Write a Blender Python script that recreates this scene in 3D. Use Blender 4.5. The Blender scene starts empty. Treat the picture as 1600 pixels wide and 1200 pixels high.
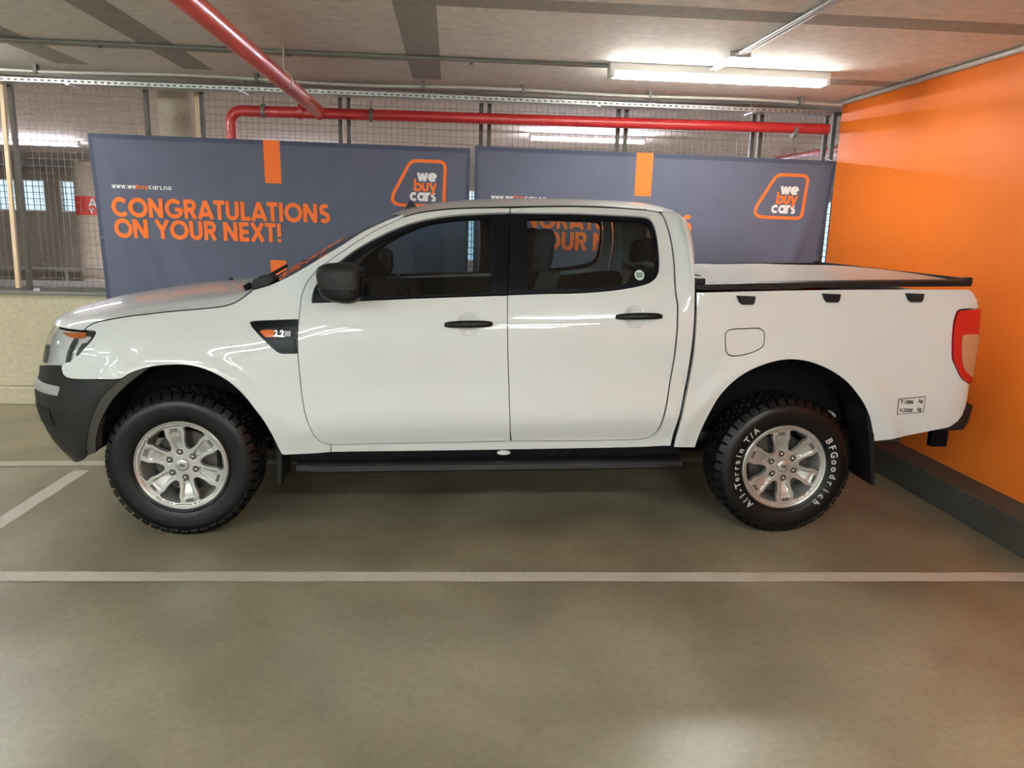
import bpy, bmesh, math, random
import numpy as np
from mathutils import Vector, Matrix
from mathutils.geometry import delaunay_2d_cdt
random.seed(7); rng = np.random.RandomState(7)
PI = math.pi
scene = bpy.context.scene
COL = scene.collection

# ------------------------------------------------------------------ camera, sky, exposure
F, PITCH, YAW, ROLL, CX, CY, CZ = 1205.755728, 0.20532, 0.083199, 0.027877, 1.374685, -4.840027, 1.659405
def cam_axes():
    f = Vector((math.sin(YAW)*math.cos(PITCH), math.cos(YAW)*math.cos(PITCH), -math.sin(PITCH)))
    rt = Vector((math.cos(YAW), -math.sin(YAW), 0)); up = rt.cross(f)
    c, s = math.cos(ROLL), math.sin(ROLL)
    return rt*c + up*s, up*c - rt*s, f
RT, UP, FW = cam_axes()
CAMP = Vector((CX, CY, CZ))
cd = bpy.data.cameras.new('camera'); cam = bpy.data.objects.new('camera', cd); COL.objects.link(cam)
cd.sensor_width = 36; cd.lens = F*36/1600; cd.clip_end = 200
cam.matrix_world = Matrix(((RT.x, UP.x, -FW.x, CAMP.x), (RT.y, UP.y, -FW.y, CAMP.y), (RT.z, UP.z, -FW.z, CAMP.z), (0, 0, 0, 1)))
scene.camera = cam
w = bpy.data.worlds.new('sky'); scene.world = w; w.use_nodes = True
bg = w.node_tree.nodes['Background']; bg.inputs[0].default_value = (0.60, 0.82, 1.0, 1); bg.inputs[1].default_value = 0.75
scene.view_settings.view_transform = 'Standard'; scene.view_settings.look = 'None'
scene.view_settings.gamma = 1; scene.view_settings.use_curve_mapping = False
scene.view_settings.exposure = 0.9
TUBE_COL = (.985, 1.0, 0.93); TUBE_POWER = 85.0

def ray(px, py):
    return FW + RT*((px-800)/F) - UP*((py-600)/F)
def at(px, py, Y=None, X=None, Z=None):
    d = ray(px, py)
    t = (Y-CY)/d.y if Y is not None else ((X-CX)/d.x if X is not None else (Z-CZ)/d.z)
    return CAMP + d*t

# ------------------------------------------------------------------ object helpers
def link(name, me, mat=None, parent=None, **kw):
    o = bpy.data.objects.new(name, me); COL.objects.link(o)
    if mat is not None and me is not None and not me.materials:
        for m in (mat if isinstance(mat, (list, tuple)) else [mat]): me.materials.append(m)
    if parent is not None: o.parent = parent
    for k, v in kw.items(): o[k] = v
    return o
def thing(name, label, cat, loc=(0, 0, 0), group=None):
    o = bpy.data.objects.new(name, None); COL.objects.link(o); o.location = loc; o.empty_display_size = .1
    o['label'] = label; o['category'] = cat
    if group: o['group'] = group
    return o
def tag(o, label, cat, group=None, kind=None):
    o['label'] = label; o['category'] = cat
    if group: o['group'] = group
    if kind: o['kind'] = kind
    return o
def struct(o): o['kind'] = 'structure'; return o
def dup(root, **kw):
    r = root.copy(); COL.objects.link(r)
    for k, v in kw.items(): r[k] = v
    for ch in list(root.children):
        c = ch.copy(); COL.objects.link(c); c.parent = r
        for g in list(ch.children):
            d = g.copy(); COL.objects.link(d); d.parent = c
    return r
class MB:
    def __init__(s): s.v = []; s.f = []; s.mi = []
    def add(s, vs, fs, mi=0):
        o = len(s.v); s.v += [tuple(v) for v in vs]; s.f += [tuple(i+o for i in f) for f in fs]; s.mi += [mi]*len(fs); return s
    def box(s, x0, x1, y0, y1, z0, z1, mi=0):
        return s.add([(x0,y0,z0),(x1,y0,z0),(x1,y1,z0),(x0,y1,z0),(x0,y0,z1),(x1,y0,z1),(x1,y1,z1),(x0,y1,z1)],
                     [(0,3,2,1),(4,5,6,7),(0,1,5,4),(1,2,6,5),(2,3,7,6),(3,0,4,7)], mi)
    def bar(s, a, b, w, h, mi=0, up=(0, 0, 1)):
        a = Vector(a); b = Vector(b); d = (b-a).normalized(); u = Vector(up)
        if abs(d.dot(u)) > .98: u = Vector((0, 1, 0))
        x = d.cross(u).normalized()*w/2; y = x.cross(d).normalized()*h/2
        vs = [p+q for p in (a, b) for q in (-x-y, x-y, x+y, -x+y)]
        return s.add(vs, [(0,1,2,3),(7,6,5,4),(0,4,5,1),(1,5,6,2),(2,6,7,3),(3,7,4,0)], mi)
    def tube(s, pts, r, n=12, mi=0, caps=True):
        pts = [Vector(p) for p in pts]; rs = r if isinstance(r, (list, tuple)) else [r]*len(pts)
        rings = []; pu = None
        for i, p in enumerate(pts):
            d = (pts[min(i+1, len(pts)-1)]-pts[max(i-1, 0)]).normalized()
            if pu is None:
                pu = Vector((0, 0, 1)) if abs(d.z) < .9 else Vector((1, 0, 0))
            x = d.cross(pu).normalized(); y = x.cross(d).normalized(); pu = y
            rings.append([p+(x*math.cos(2*PI*k/n)+y*math.sin(2*PI*k/n))*rs[i] for k in range(n)])
        vs = [v for rg in rings for v in rg]; fs = []
        for i in range(len(pts)-1):
            for k in range(n):
                a = i*n+k; b = i*n+(k+1) % n; fs.append((a, a+n, b+n, b))
        if caps: fs.append(tuple(range(n))); fs.append(tuple(reversed(range((len(pts)-1)*n, len(pts)*n))))
        return s.add(vs, fs, mi)
    def lathe(s, prof, c=(0, 0, 0), n=48, mi=0, closed=False):       # axis = Y, prof = [(r, y)]
        vs = []; fs = []; m = len(prof)
        for k in range(n):
            a = 2*PI*k/n
            for r, y in prof: vs.append((c[0]+r*math.cos(a), c[1]+y, c[2]+r*math.sin(a)))
        for k in range(n):
            for j in range(m if closed else m-1):
                a = k*m+j; b = k*m+(j+1) % m; c2 = ((k+1) % n)*m+(j+1) % m; d = ((k+1) % n)*m+j
                fs.append((a, b, c2, d))
        return s.add(vs, fs, mi)
    def grid(s, P, mi=0, flip=False, cu=False, cv=False):
        nu = len(P); nv = len(P[0]); vs = [p for r in P for p in r]; fs = []
        for i in range(nu if cu else nu-1):
            for j in range(nv if cv else nv-1):
                q = (i*nv+j, ((i+1) % nu)*nv+j, ((i+1) % nu)*nv+(j+1) % nv, i*nv+(j+1) % nv)
                fs.append(q[::-1] if flip else q)
        return s.add(vs, fs, mi)
    def prism(s, poly, y0, y1, mi=0):                                # poly in (x, z), extruded along y
        n = len(poly); vs = [(x, y0, z) for x, z in poly]+[(x, y1, z) for x, z in poly]
        fs = [tuple(range(n)), tuple(reversed(range(n, 2*n)))]+[(i, i+n, (i+1) % n+n, (i+1) % n) for i in range(n)]
        return s.add(vs, fs, mi)
    def xf(s, M):
        s.v = [tuple(M @ Vector(v)) for v in s.v]; return s
    def mesh(s, name, smooth=False, recalc=True):
        me = bpy.data.meshes.new(name); me.from_pydata(s.v, [], s.f)
        me.polygons.foreach_set('material_index', s.mi)
        if recalc:
            bm = bmesh.new(); bm.from_mesh(me); bmesh.ops.recalc_face_normals(bm, faces=bm.faces); bm.to_mesh(me); bm.free()
        if smooth is not False:
            me.polygons.foreach_set('use_smooth', [True]*len(me.polygons))
            if smooth is not True: me.set_sharp_from_angle(angle=math.radians(smooth))
        me.update(); return me
    def build(s, name, mat, parent=None, smooth=False, bevel=0, recalc=True, **kw):
        o = link(name, s.mesh(name, smooth, recalc), mat, parent, **kw)
        if bevel:
            b = o.modifiers.new('bevel', 'BEVEL'); b.width = bevel; b.segments = 2; b.limit_method = 'ANGLE'; b.angle_limit = .6
        return o

# ------------------------------------------------------------------ materials
def mat(name, col, rough=.5, metal=0, coat=0, spec=.5, var=0, vscale=8, bump=0, bscale=40, emit=None, estr=0, rvar=0, stretch=None, detail=5):
    m = bpy.data.materials.new(name); m.use_nodes = True; nt = m.node_tree; N = nt.nodes; L = nt.links
    p = N['Principled BSDF']; p.inputs['Base Color'].default_value = (*col, 1); p.inputs['Roughness'].default_value = rough
    p.inputs['Metallic'].default_value = metal; p.inputs['Coat Weight'].default_value = coat; p.inputs['Coat Roughness'].default_value = .02
    p.inputs['Specular IOR Level'].default_value = spec
    if emit: p.inputs['Emission Color'].default_value = (*emit, 1); p.inputs['Emission Strength'].default_value = estr
    if var or bump or rvar:
        tc = N.new('ShaderNodeTexCoord'); mp = N.new('ShaderNodeMapping'); L.new(tc.outputs['Object'], mp.inputs[0])
        if stretch: mp.inputs['Scale'].default_value = stretch
        no = N.new('ShaderNodeTexNoise'); no.inputs['Scale'].default_value = vscale; no.inputs['Detail'].default_value = detail
        L.new(mp.outputs[0], no.inputs['Vector'])
    if var:
        mr = N.new('ShaderNodeMapRange'); mr.inputs[1].default_value = .3; mr.inputs[2].default_value = .7
        mr.inputs[3].default_value = 1-var; mr.inputs[4].default_value = 1+var; L.new(no.outputs[0], mr.inputs[0])
        vm = N.new('ShaderNodeVectorMath'); vm.operation = 'SCALE'; vm.inputs[0].default_value = col
        L.new(mr.outputs[0], vm.inputs['Scale']); L.new(vm.outputs[0], p.inputs['Base Color'])
    if rvar:
        mr2 = N.new('ShaderNodeMapRange'); mr2.inputs[1].default_value = .35; mr2.inputs[2].default_value = .65
        mr2.inputs[3].default_value = rough-rvar; mr2.inputs[4].default_value = rough+rvar; L.new(no.outputs[0], mr2.inputs[0]); L.new(mr2.outputs[0], p.inputs['Roughness'])
    if bump:
        n2 = N.new('ShaderNodeTexNoise'); n2.inputs['Scale'].default_value = bscale; n2.inputs['Detail'].default_value = 4; L.new(mp.outputs[0], n2.inputs['Vector'])
        b = N.new('ShaderNodeBump'); b.inputs['Strength'].default_value = bump; b.inputs['Distance'].default_value = .01; L.new(n2.outputs[0], b.inputs['Height']); L.new(b.outputs[0], p.inputs['Normal'])
    return m
def glassmat(name, tint, spec=1.0, rough=0.0):
    m = bpy.data.materials.new(name); m.use_nodes = True; nt = m.node_tree; N = nt.nodes; L = nt.links; N.remove(N['Principled BSDF'])
    t = N.new('ShaderNodeBsdfTransparent'); t.inputs[0].default_value = (*tint, 1)
    g = N.new('ShaderNodeBsdfGlossy'); g.inputs['Roughness'].default_value = rough; g.inputs[0].default_value = (spec, spec, spec, 1)
    f = N.new('ShaderNodeFresnel'); f.inputs[0].default_value = 1.5; x = N.new('ShaderNodeMixShader')
    L.new(f.outputs[0], x.inputs[0]); L.new(t.outputs[0], x.inputs[1]); L.new(g.outputs[0], x.inputs[2]); L.new(x.outputs[0], N['Material Output'].inputs[0])
    return m
def lampmat(name, col, s):
    m = bpy.data.materials.new(name); m.use_nodes = True; nt = m.node_tree; N = nt.nodes; N.remove(N['Principled BSDF'])
    e = N.new('ShaderNodeEmission'); e.inputs[0].default_value = (*col, 1); e.inputs[1].default_value = s
    nt.links.new(e.outputs[0], N['Material Output'].inputs[0]); return m
def concrete(name, col, c2, rough, rvar, scales=(0.6, 4, 30), lines=None, stain=(0.06, 0.055, 0.045), stainamt=.5, bump=.15, stretch=(1, 1, 1), spec=.5, soft=False):
    m = bpy.data.materials.new(name); m.use_nodes = True; nt = m.node_tree; N = nt.nodes; L = nt.links; p = N['Principled BSDF']
    tc = N.new('ShaderNodeTexCoord'); mp = N.new('ShaderNodeMapping'); mp.inputs['Scale'].default_value = stretch; L.new(tc.outputs['Object'], mp.inputs[0])
    def noise(sc, det=6, ro=.6, dist=0):
        n = N.new('ShaderNodeTexNoise'); n.inputs['Scale'].default_value = sc; n.inputs['Detail'].default_value = det
        n.inputs['Roughness'].default_value = ro; n.inputs['Distortion'].default_value = dist; L.new(mp.outputs[0], n.inputs['Vector']); return n
    a = noise(scales[0], 4, .5); b = noise(scales[1], 4 if soft else 8, .5 if soft else .62, 0 if soft else .6); c = noise(scales[2], 6, .7)
    mx = N.new('ShaderNodeMix'); mx.data_type = 'RGBA'; mx.inputs[6].default_value = (*col, 1); mx.inputs[7].default_value = (*c2, 1)
    ad = N.new('ShaderNodeMath'); ad.operation = 'MULTIPLY_ADD'; ad.inputs[1].default_value = .5; L.new(a.outputs[0], ad.inputs[0])
    h = N.new('ShaderNodeMath'); h.operation = 'MULTIPLY'; h.inputs[1].default_value = .5; L.new(b.outputs[0], h.inputs[0]); L.new(h.outputs[0], ad.inputs[2])
    mr = N.new('ShaderNodeMapRange'); mr.inputs[1].default_value = .30 if soft else .36; mr.inputs[2].default_value = .72 if soft else .64; L.new(ad.outputs[0], mr.inputs[0]); L.new(mr.outputs[0], mx.inputs[0])
    sm = N.new('ShaderNodeMapRange'); sm.inputs[1].default_value = .48 if soft else .58; sm.inputs[2].default_value = .82 if soft else .75; sm.inputs[4].default_value = stainamt
    st = noise(scales[1]*(1.3 if soft else .55), 4 if soft else 9, .5 if soft else .75, .3 if soft else 1.2); L.new(st.outputs[0], sm.inputs[0])
    m2 = N.new('ShaderNodeMix'); m2.data_type = 'RGBA'; L.new(sm.outputs[0], m2.inputs[0]); L.new(mx.outputs[2], m2.inputs[6]); m2.inputs[7].default_value = (*stain, 1)
    fi = N.new('ShaderNodeMapRange'); fi.inputs[1].default_value = .3; fi.inputs[2].default_value = .7; fi.inputs[3].default_value = .84; fi.inputs[4].default_value = 1.13; L.new(c.outputs[0], fi.inputs[0])
    vm = N.new('ShaderNodeVectorMath'); vm.operation = 'SCALE'; L.new(m2.outputs[2], vm.inputs[0]); L.new(fi.outputs[0], vm.inputs['Scale'])
    out = vm.outputs[0]
    if lines:                                      # shuttering joints across Y every `lines` metres
        sx = N.new('ShaderNodeSeparateXYZ'); L.new(tc.outputs['Object'], sx.inputs[0])
        md = N.new('ShaderNodeMath'); md.operation = 'PINGPONG'; md.inputs[1].default_value = lines/2; L.new(sx.outputs[1], md.inputs[0])
        cmpn = N.new('ShaderNodeMapRange'); cmpn.inputs[1].default_value = 0; cmpn.inputs[2].default_value = .03; cmpn.inputs[3].default_value = .45; cmpn.inputs[4].default_value = 1; L.new(md.outputs[0], cmpn.inputs[0])
        v2 = N.new('ShaderNodeVectorMath'); v2.operation = 'SCALE'; L.new(out, v2.inputs[0]); L.new(cmpn.outputs[0], v2.inputs['Scale']); out = v2.outputs[0]
    L.new(out, p.inputs['Base Color']); p.inputs['Specular IOR Level'].default_value = spec
    rr = N.new('ShaderNodeMapRange'); rr.inputs[1].default_value = .35; rr.inputs[2].default_value = .65; rr.inputs[3].default_value = rough-rvar; rr.inputs[4].default_value = rough+rvar
    L.new(b.outputs[0], rr.inputs[0]); L.new(rr.outputs[0], p.inputs['Roughness'])
    if bump:
        bp = N.new('ShaderNodeBump'); bp.inputs['Strength'].default_value = bump; bp.inputs['Distance'].default_value = .004; L.new(c.outputs[0], bp.inputs['Height']); L.new(bp.outputs[0], p.inputs['Normal'])
    return m
M = dict(
    floor=concrete('polished_concrete', (.160, .138, .090), (.355, .312, .218), .35, .04, (0.45, 1.7, 30), stain=(.14, .12, .08), stainamt=.7, bump=.14, spec=.8, soft=True),
    ceil=concrete('soffit_concrete', (.70, .675, .63), (.78, .755, .71), .75, .05, (0.4, 1.6, 14), stain=(.42, .39, .35), stainamt=.25, bump=.1),
    band=concrete('grey_painted_band', (.33, .315, .29), (.37, .355, .325), .8, .05, (0.5, 3, 20), stainamt=.1),
    farceil=concrete('far_soffit', (.60, .55, .51), (.68, .62, .58), .85, .05, (0.4, 1.6, 14), lines=.62, stainamt=.2),
    wall=concrete('buff_plaster', (.44, .38, .265), (.52, .455, .33), .8, .08, (0.9, 3, 30), stain=(.26, .21, .15), stainamt=.6),
    farwall=concrete('raw_concrete', (.26, .22, .165), (.40, .35, .27), .85, .05, (1.2, 5, 30), stain=(.10, .085, .06), stainamt=.6, stretch=(2.5, 1, .7)),
    column=concrete('column_concrete', (.44, .38, .29), (.55, .48, .36), .8, .05, (1.5, 5, 40), stain=(.28, .23, .17), stainamt=.4),
    orange=mat('orange_wall_paint', (.86, .195, .018), .62, var=.04, vscale=1.5, rvar=.04, spec=.35),
    kerb=concrete('kerb_concrete', (.042, .037, .028), (.072, .066, .053), .7, .1, (1, 5, 40), stainamt=.3),
    line=concrete('worn_line_paint', (.52, .475, .41), (.62, .57, .50), .5, .08, (2, 9, 60), stain=(.34, .30, .24), stainamt=.8),
    red2=mat('orange_red_pipe', (.72, .095, .055), .33, coat=.3, var=.08, vscale=12),  # lighter, more orange red than the level pipe
    red=mat('red_pipe_paint', (.50, .028, .03), .36, coat=.3, var=.1, vscale=12),
    galv=mat('galvanised_steel', (.52, .53, .52), .38, .75, var=.12, vscale=30),
    conduit=mat('grey_conduit', (.50, .49, .46), .45, .2, var=.08, vscale=20),
    conduitd=mat('dark_conduit', (.17, .165, .15), .6, .1),
    white_metal=mat('white_enamel', (.78, .78, .76), .35),
    post=mat('dark_steel_post', (.085, .075, .06), .6, .3, var=.2, vscale=25),
    wire=mat('mesh_wire', (.16, .14, .115), .6, .4),
    wood=mat('pale_timber', (.62, .46, .30), .6, var=.15, vscale=6, stretch=(8, 8, .8)),
    navy=mat('navy_banner_fabric', (.108, .116, .170), .75, spec=.3, var=.05, vscale=3, bump=.03, bscale=300),
    hem=mat('navy_banner_hem', (.065, .075, .118), .75, spec=.3),
    borange=mat('orange_print', (.95, .19, .035), .7, spec=.3),
    bwhite=mat('white_print', (.84, .82, .82), .7, spec=.3),
    tie=mat('white_cable_tie', (.8, .78, .74), .5),
    redpaint=mat('red_column_paint', (.70, .06, .04), .5),
    tube=lampmat('lit_tube', TUBE_COL, TUBE_POWER*.62), tubehall=lampmat('lit_hall_tube', (.88, 1.0, .985), TUBE_POWER*1.15), tubecool=lampmat('lit_tube_cool', (.97, .89, 1.0), TUBE_POWER*3.0),
    whitewall=concrete('white_plaster', (.74, .75, .73), (.80, .81, .79), .8, .05, stainamt=.1),
    paint=mat('white_car_paint', (.600, .622, .618), .4, coat=.75, spec=.15),
    trim=mat('black_plastic', (.008, .008, .009), .42, spec=.22, bump=.05, bscale=400),
    bumper=mat('charcoal_bumper_plastic', (.015, .0147, .0142), .5, spec=.24, bump=.05, bscale=500),
    lip=mat('dusty_arch_lip', (.05, .047, .040), .7, spec=.2),
    gap=mat('dark_seam', (.006, .006, .006), .8),
    seal=mat('black_rubber_seal', (.004, .005, .0075), .3, spec=.15),
    glass=glassmat('tinted_window', (.60, .69, .71)), wscreen=glassmat('clear_windscreen', (.78, .84, .82)), lens=glassmat('clear_lens', (.92, .93, .93)),
    tyre=mat('tyre_rubber', (.0035, .0035, .004), .33, spec=.28, var=.2, vscale=30, bump=.1, bscale=150),
    alloy=mat('silver_alloy', (.44, .43, .41), .32, .6), alloyd=mat('dark_alloy_slot', (.13, .125, .115), .5, .6),
    nut=mat('chrome_nut', (.45, .44, .42), .2, .95), disc=mat('brake_disc', (.09, .08, .07), .45, .7),
    under=mat('underbody_black', (.004, .004, .005), .8, spec=.12), steelr=mat('dusty_chassis', (.02, .019, .018), .7),
    letters=mat('raised_white_letter', (.44, .43, .41), .6),
    amber=mat('amber_lens', (.62, .13, .02), .2, coat=1), redl=mat('red_lens', (.50, .006, .008), .14, coat=1), clearl=mat('pale_amber_lens', (.46, .23, .125), .2, coat=1),
    chrome=mat('headlight_reflector', (.80, .79, .76), .35, .35), hdark=mat('headlight_dark', (.05, .052, .05), .3, .3),
    grey=mat('grey_trim', (.32, .32, .31), .4), vinyl=mat('grey_vinyl', (.34, .34, .325), .35, spec=.5, var=.03, vscale=3),
    seat=mat('charcoal_seat_fabric', (.035, .037, .04), .85), dash=mat('dark_dashboard', (.02, .021, .023), .6),
    headl=mat('grey_headliner', (.25, .25, .24), .9), sticker=mat('white_sticker', (.8, .8, .78), .5), ink=mat('black_ink', (.02, .02, .02), .5),
    badge=mat('silver_badge', (.62, .62, .62), .25, .6), greenst=mat('pale_green_sticker', (.50, .66, .58), .5),
    mirrorglass=mat('mirror_glass', (.8, .8, .8), .03, 1.0), barrier=mat('grey_steel_rail', (.30, .285, .27), .5, .5), grnd=mat('far_gutter', (.05, .045, .035), .9, var=.6, vscale=9),
)

# ------------------------------------------------------------------ generic 2D polygon surface (constrained Delaunay)
def smooth_poly(pts, step, closed=True):
    """pts: (a, b) smooth or (a, b, 1) corner; Catmull-Rom between, resampled every `step`."""
    n = len(pts); out = []
    P = [np.array(p[:2], float) for p in pts]; c = [len(p) > 2 for p in pts]
    rngi = range(n) if closed else range(n-1)
    for i in rngi:
        p1 = P[i]; p2 = P[(i+1) % n]
        p0 = P[i-1] if (not c[i] and (closed or i > 0)) else 2*p1-p2
        p3 = P[(i+2) % n] if (not c[(i+1) % n] and (closed or i+2 < n)) else 2*p2-p1
        d = np.linalg.norm(p2-p1); k = max(1, int(math.ceil(d/step)))
        # limit tangents
        m1 = (p2-p0)/max(np.linalg.norm(p2-p0), 1e-9)*d*1.0 if not c[i] else (p2-p1)
        m2 = (p3-p1)/max(np.linalg.norm(p3-p1), 1e-9)*d*1.0 if not c[(i+1) % n] else (p2-p1)
        for j in range(k):
            t = j/k; h00 = 2*t**3-3*t**2+1; h10 = t**3-2*t**2+t; h01 = -2*t**3+3*t**2; h11 = t**3-t**2
            out.append(h00*p1+h10*m1+h01*p2+h11*m2)
    if not closed: out.append(P[-1])
    return np.array(out)
def area2(P): return .5*np.sum(P[:, 0]*np.roll(P[:, 1], -1)-np.roll(P[:, 0], -1)*P[:, 1])
def inset(P, d):
    if area2(P) < 0: d = -d
    e = np.roll(P, -1, 0)-P; L = np.linalg.norm(e, axis=1, keepdims=True); L[L < 1e-9] = 1e-9; e = e/L
    nn = np.stack([-e[:, 1], e[:, 0]], 1); nv = nn+np.roll(nn, 1, 0); l = np.linalg.norm(nv, axis=1, keepdims=True); l[l < 1e-6] = 1e-6
    nv = nv/l; cs = np.clip(np.sum(nv*nn, 1, keepdims=True), .5, 1)
    return P+nv*d/cs
def inside(Q, P):
    x, y = Q[:, 0], Q[:, 1]; r = np.zeros(len(Q), bool); n = len(P)
    for i in range(n):
        x1, y1 = P[i]; x2, y2 = P[(i+1) % n]
        if y1 == y2: continue
        k = ((y1 > y) != (y2 > y)) & (x < (x2-x1)*(y-y1)/(y2-y1)+x1); r ^= k
    return r
def mindist(Q, P):
    A = P; B = np.roll(P, -1, 0); d = np.full(len(Q), 1e9)
    for a, b in zip(A, B):
        ab = b-a; L = max((ab**2).sum(), 1e-12); t = np.clip(((Q-a)@ab)/L, 0, 1); pr = a+t[:, None]*ab; d = np.minimum(d, np.linalg.norm(Q-pr, axis=1))
    return d
def tri_region(outer, holes, step):
    loops = [outer]+list(holes); pts = np.concatenate(loops); edges = []; o = 0
    for lp in loops:
        n = len(lp); edges += [(o+i, o+(i+1) % n) for i in range(n)]; o += n
    lo = outer.min(0); hi = outer.max(0)
    gx, gy = np.meshgrid(np.arange(lo[0], hi[0], step), np.arange(lo[1], hi[1], step)); G = np.stack([gx.ravel(), gy.ravel()], 1)
    G[:, 0] += ((np.round((G[:, 1]-lo[1])/step) % 2)*step*.5)
    k = inside(G, outer)
    for h in holes: k &= ~inside(G, h)
    G = G[k]
    if len(G):
        k = np.ones(len(G), bool)
        for lp in loops: k &= mindist(G, lp) > step*.45
        G = G[k]; pts = np.concatenate([pts, G]) if len(G) else pts
    r = delaunay_2d_cdt([Vector(p) for p in pts], edges, [], 0, 1e-7)
    V = np.array([tuple(v) for v in r[0]]); T = [tuple(f) for f in r[2]]
    C = np.array([(V[f[0]]+V[f[1]]+V[f[2]])/3 for f in T]); k = inside(C, outer)
    for h in holes: k &= ~inside(C, h)
    T = [t for t, q in zip(T, k) if q]
    T = [t if np.cross(V[t[1]]-V[t[0]], V[t[2]]-V[t[0]]) > 0 else t[::-1] for t in T]
    return V, T

# ------------------------------------------------------------------ truck body surface  S(s, z) -> (x, -w, z)
class Cubic:
    def __init__(s, xs, ys):
        s.x = np.array(xs, float); s.y = np.array(ys, float); n = len(xs); h = np.diff(s.x); d = np.diff(s.y)/h
        m = np.zeros(n); m[0] = d[0]; m[-1] = d[-1]
        for i in range(1, n-1): m[i] = 0 if d[i-1]*d[i] <= 0 else 2/(1/d[i-1]+1/d[i]) if False else (d[i-1]*h[i]+d[i]*h[i-1])/(h[i]+h[i-1])
        s.m = m
    def __call__(s, t):
        t = min(max(t, s.x[0]), s.x[-1]); i = min(int(np.searchsorted(s.x, t, 'right'))-1, len(s.x)-2); i = max(i, 0)
        h = s.x[i+1]-s.x[i]; u = (t-s.x[i])/h
        return (2*u**3-3*u**2+1)*s.y[i]+(u**3-2*u**2+u)*h*s.m[i]+(-2*u**3+3*u**2)*s.y[i+1]+(u**3-u**2)*h*s.m[i+1]
CABW = Cubic([.38, .45, .50, .54, .60, .66, .74, .82, .90, .98, 1.05, 1.11, 1.17, 1.22, 1.27, 1.32, 1.5, 1.65, 1.80],
             [.86, .878, .892, .914, .940, .9465, .9385, .930, .9285, .9285, .9275, .9225, .910, .8975, .884, .866, .778, .700, .615])
FENW = Cubic([.38, .45, .6, .75, .9, 1.0, 1.06, 1.12, 1.18, 1.24, 1.30, 1.4, 1.5, 1.65, 1.80],
             [.87, .895, .925, .930, .925, .910, .890, .860, .828, .800, .778, .75, .73, .69, .615])
BEDW = Cubic([.38, .5, .6, .8, .95, 1.05, 1.15, 1.25, 1.33, 1.40],
             [.87, .905, .922, .93, .932, .928, .918, .908, .900, .885])
XF = Cubic([.34, .38, .43, .50, .58, .66, .73, .78, .83, .90, 1.0, 1.06, 1.12, 1.2], [-.77, -.815, -.855, -.888, -.912, -.926, -.925, -.898, -.888, -.876, -.842, -.805, -.76, -.7])
def sstep(a, b, t): t = min(max((t-a)/(b-a), 0), 1); return t*t*(3-2*t)
HUBF = (0.0, .385); HUBR = (3.22, .385)
def W0(x, z):
    zr = z-.03*(x-.7)
    c = CABW(zr); a = sstep(.95, .15, x) if x < .95 else 0
    if x < .95: c = c*(1-a)+FENW(z)*a
    b = sstep(2.55, 2.72, x)
    if b > 0: c = c*(1-b)+BEDW(zr)*b
    for (hx, hz), R in ((HUBF, .545), (HUBR, .625)):
        r = math.hypot((x-hx), (z-hz)*(1.0))
        if z > .45 and abs(r-R) < .2: c += .016*math.exp(-((r-R+.01)/.055)**2)
    return c
X0 = -.1; LF = 1.45; XR = 4.06; NS = 3.0
_th = np.linspace(0, PI/2, 400); _sx = np.sin(_th)**(2/NS); _cy = np.cos(_th)**(2/NS)
_ar = np.concatenate([[0], np.cumsum(np.hypot(np.diff(_sx), np.diff(_cy)))]); _ar /= _ar[-1]
def S(s, z, out=0.0):
    """surface point (left side, y negative)"""
    if s < X0:
        a = min((X0-s)/LF, 1.0); sx = float(np.interp(a, _ar, _sx)); cy = float(np.interp(a, _ar, _cy)); xf = XF(z)
        x = X0-(X0-xf)*sx; return (x, -W0(x, z)*cy if a < 1 else 0.0, z)
    if s > XR:
        a = min((s-XR)/.25, 1.0); t = a*PI/2
        return (XR+.172*math.sin(t), -(W0(XR, z)-.045*(1-math.cos(t))), z)
    return (s, -W0(s, z), z)
def Sn(s, z):
    e = 2e-3; a = np.array(S(s+e, z)); b = np.array(S(s-e, z)); c = np.array(S(s, z+e)); d = np.array(S(s, z-e))
    n = np.cross(a-b, c-d); n /= max(np.linalg.norm(n), 1e-9)
    return n                                           # outward (negative y)
def Sd(s, z, depth):
    p = np.array(S(s, z))
    return tuple(p-Sn(s, z)*depth) if depth else tuple(p)
def s_of(x, z):
    if x < X0:
        r = min((X0-x)/(X0-XF(z)), 1.0); a = float(np.interp(r, _sx, _ar)); return X0-a*LF
    if x > XR: return XR+.25*math.asin(min((x-XR)/.172, 1))/(PI/2)
    return x
def on(px, py):
    """pixel of the flank -> (s, z) on the side surface"""
    Y = -.9
    for i in range(40):
        p = at(px, py, Y=Y); x = max(p.x, -1.2); z = p.z
        if x < X0:
            r = min((X0-x)/(X0-XF(z)), .995); y = -W0(x, z)*(1-r**NS)**(1/NS)
        elif x > XR:
            r = min((x-XR)/.172, 1); y = -(W0(XR, z)-.045*(1-math.sqrt(1-r*r)))
        else: y = -W0(x, z)
        Y += (y-Y)*.5
    p = at(px, py, Y=Y); return (s_of(p.x, p.z), p.z)
def onp(pts):
    return [(*on(p[0], p[1]), *p[2:]) for p in pts]

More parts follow.
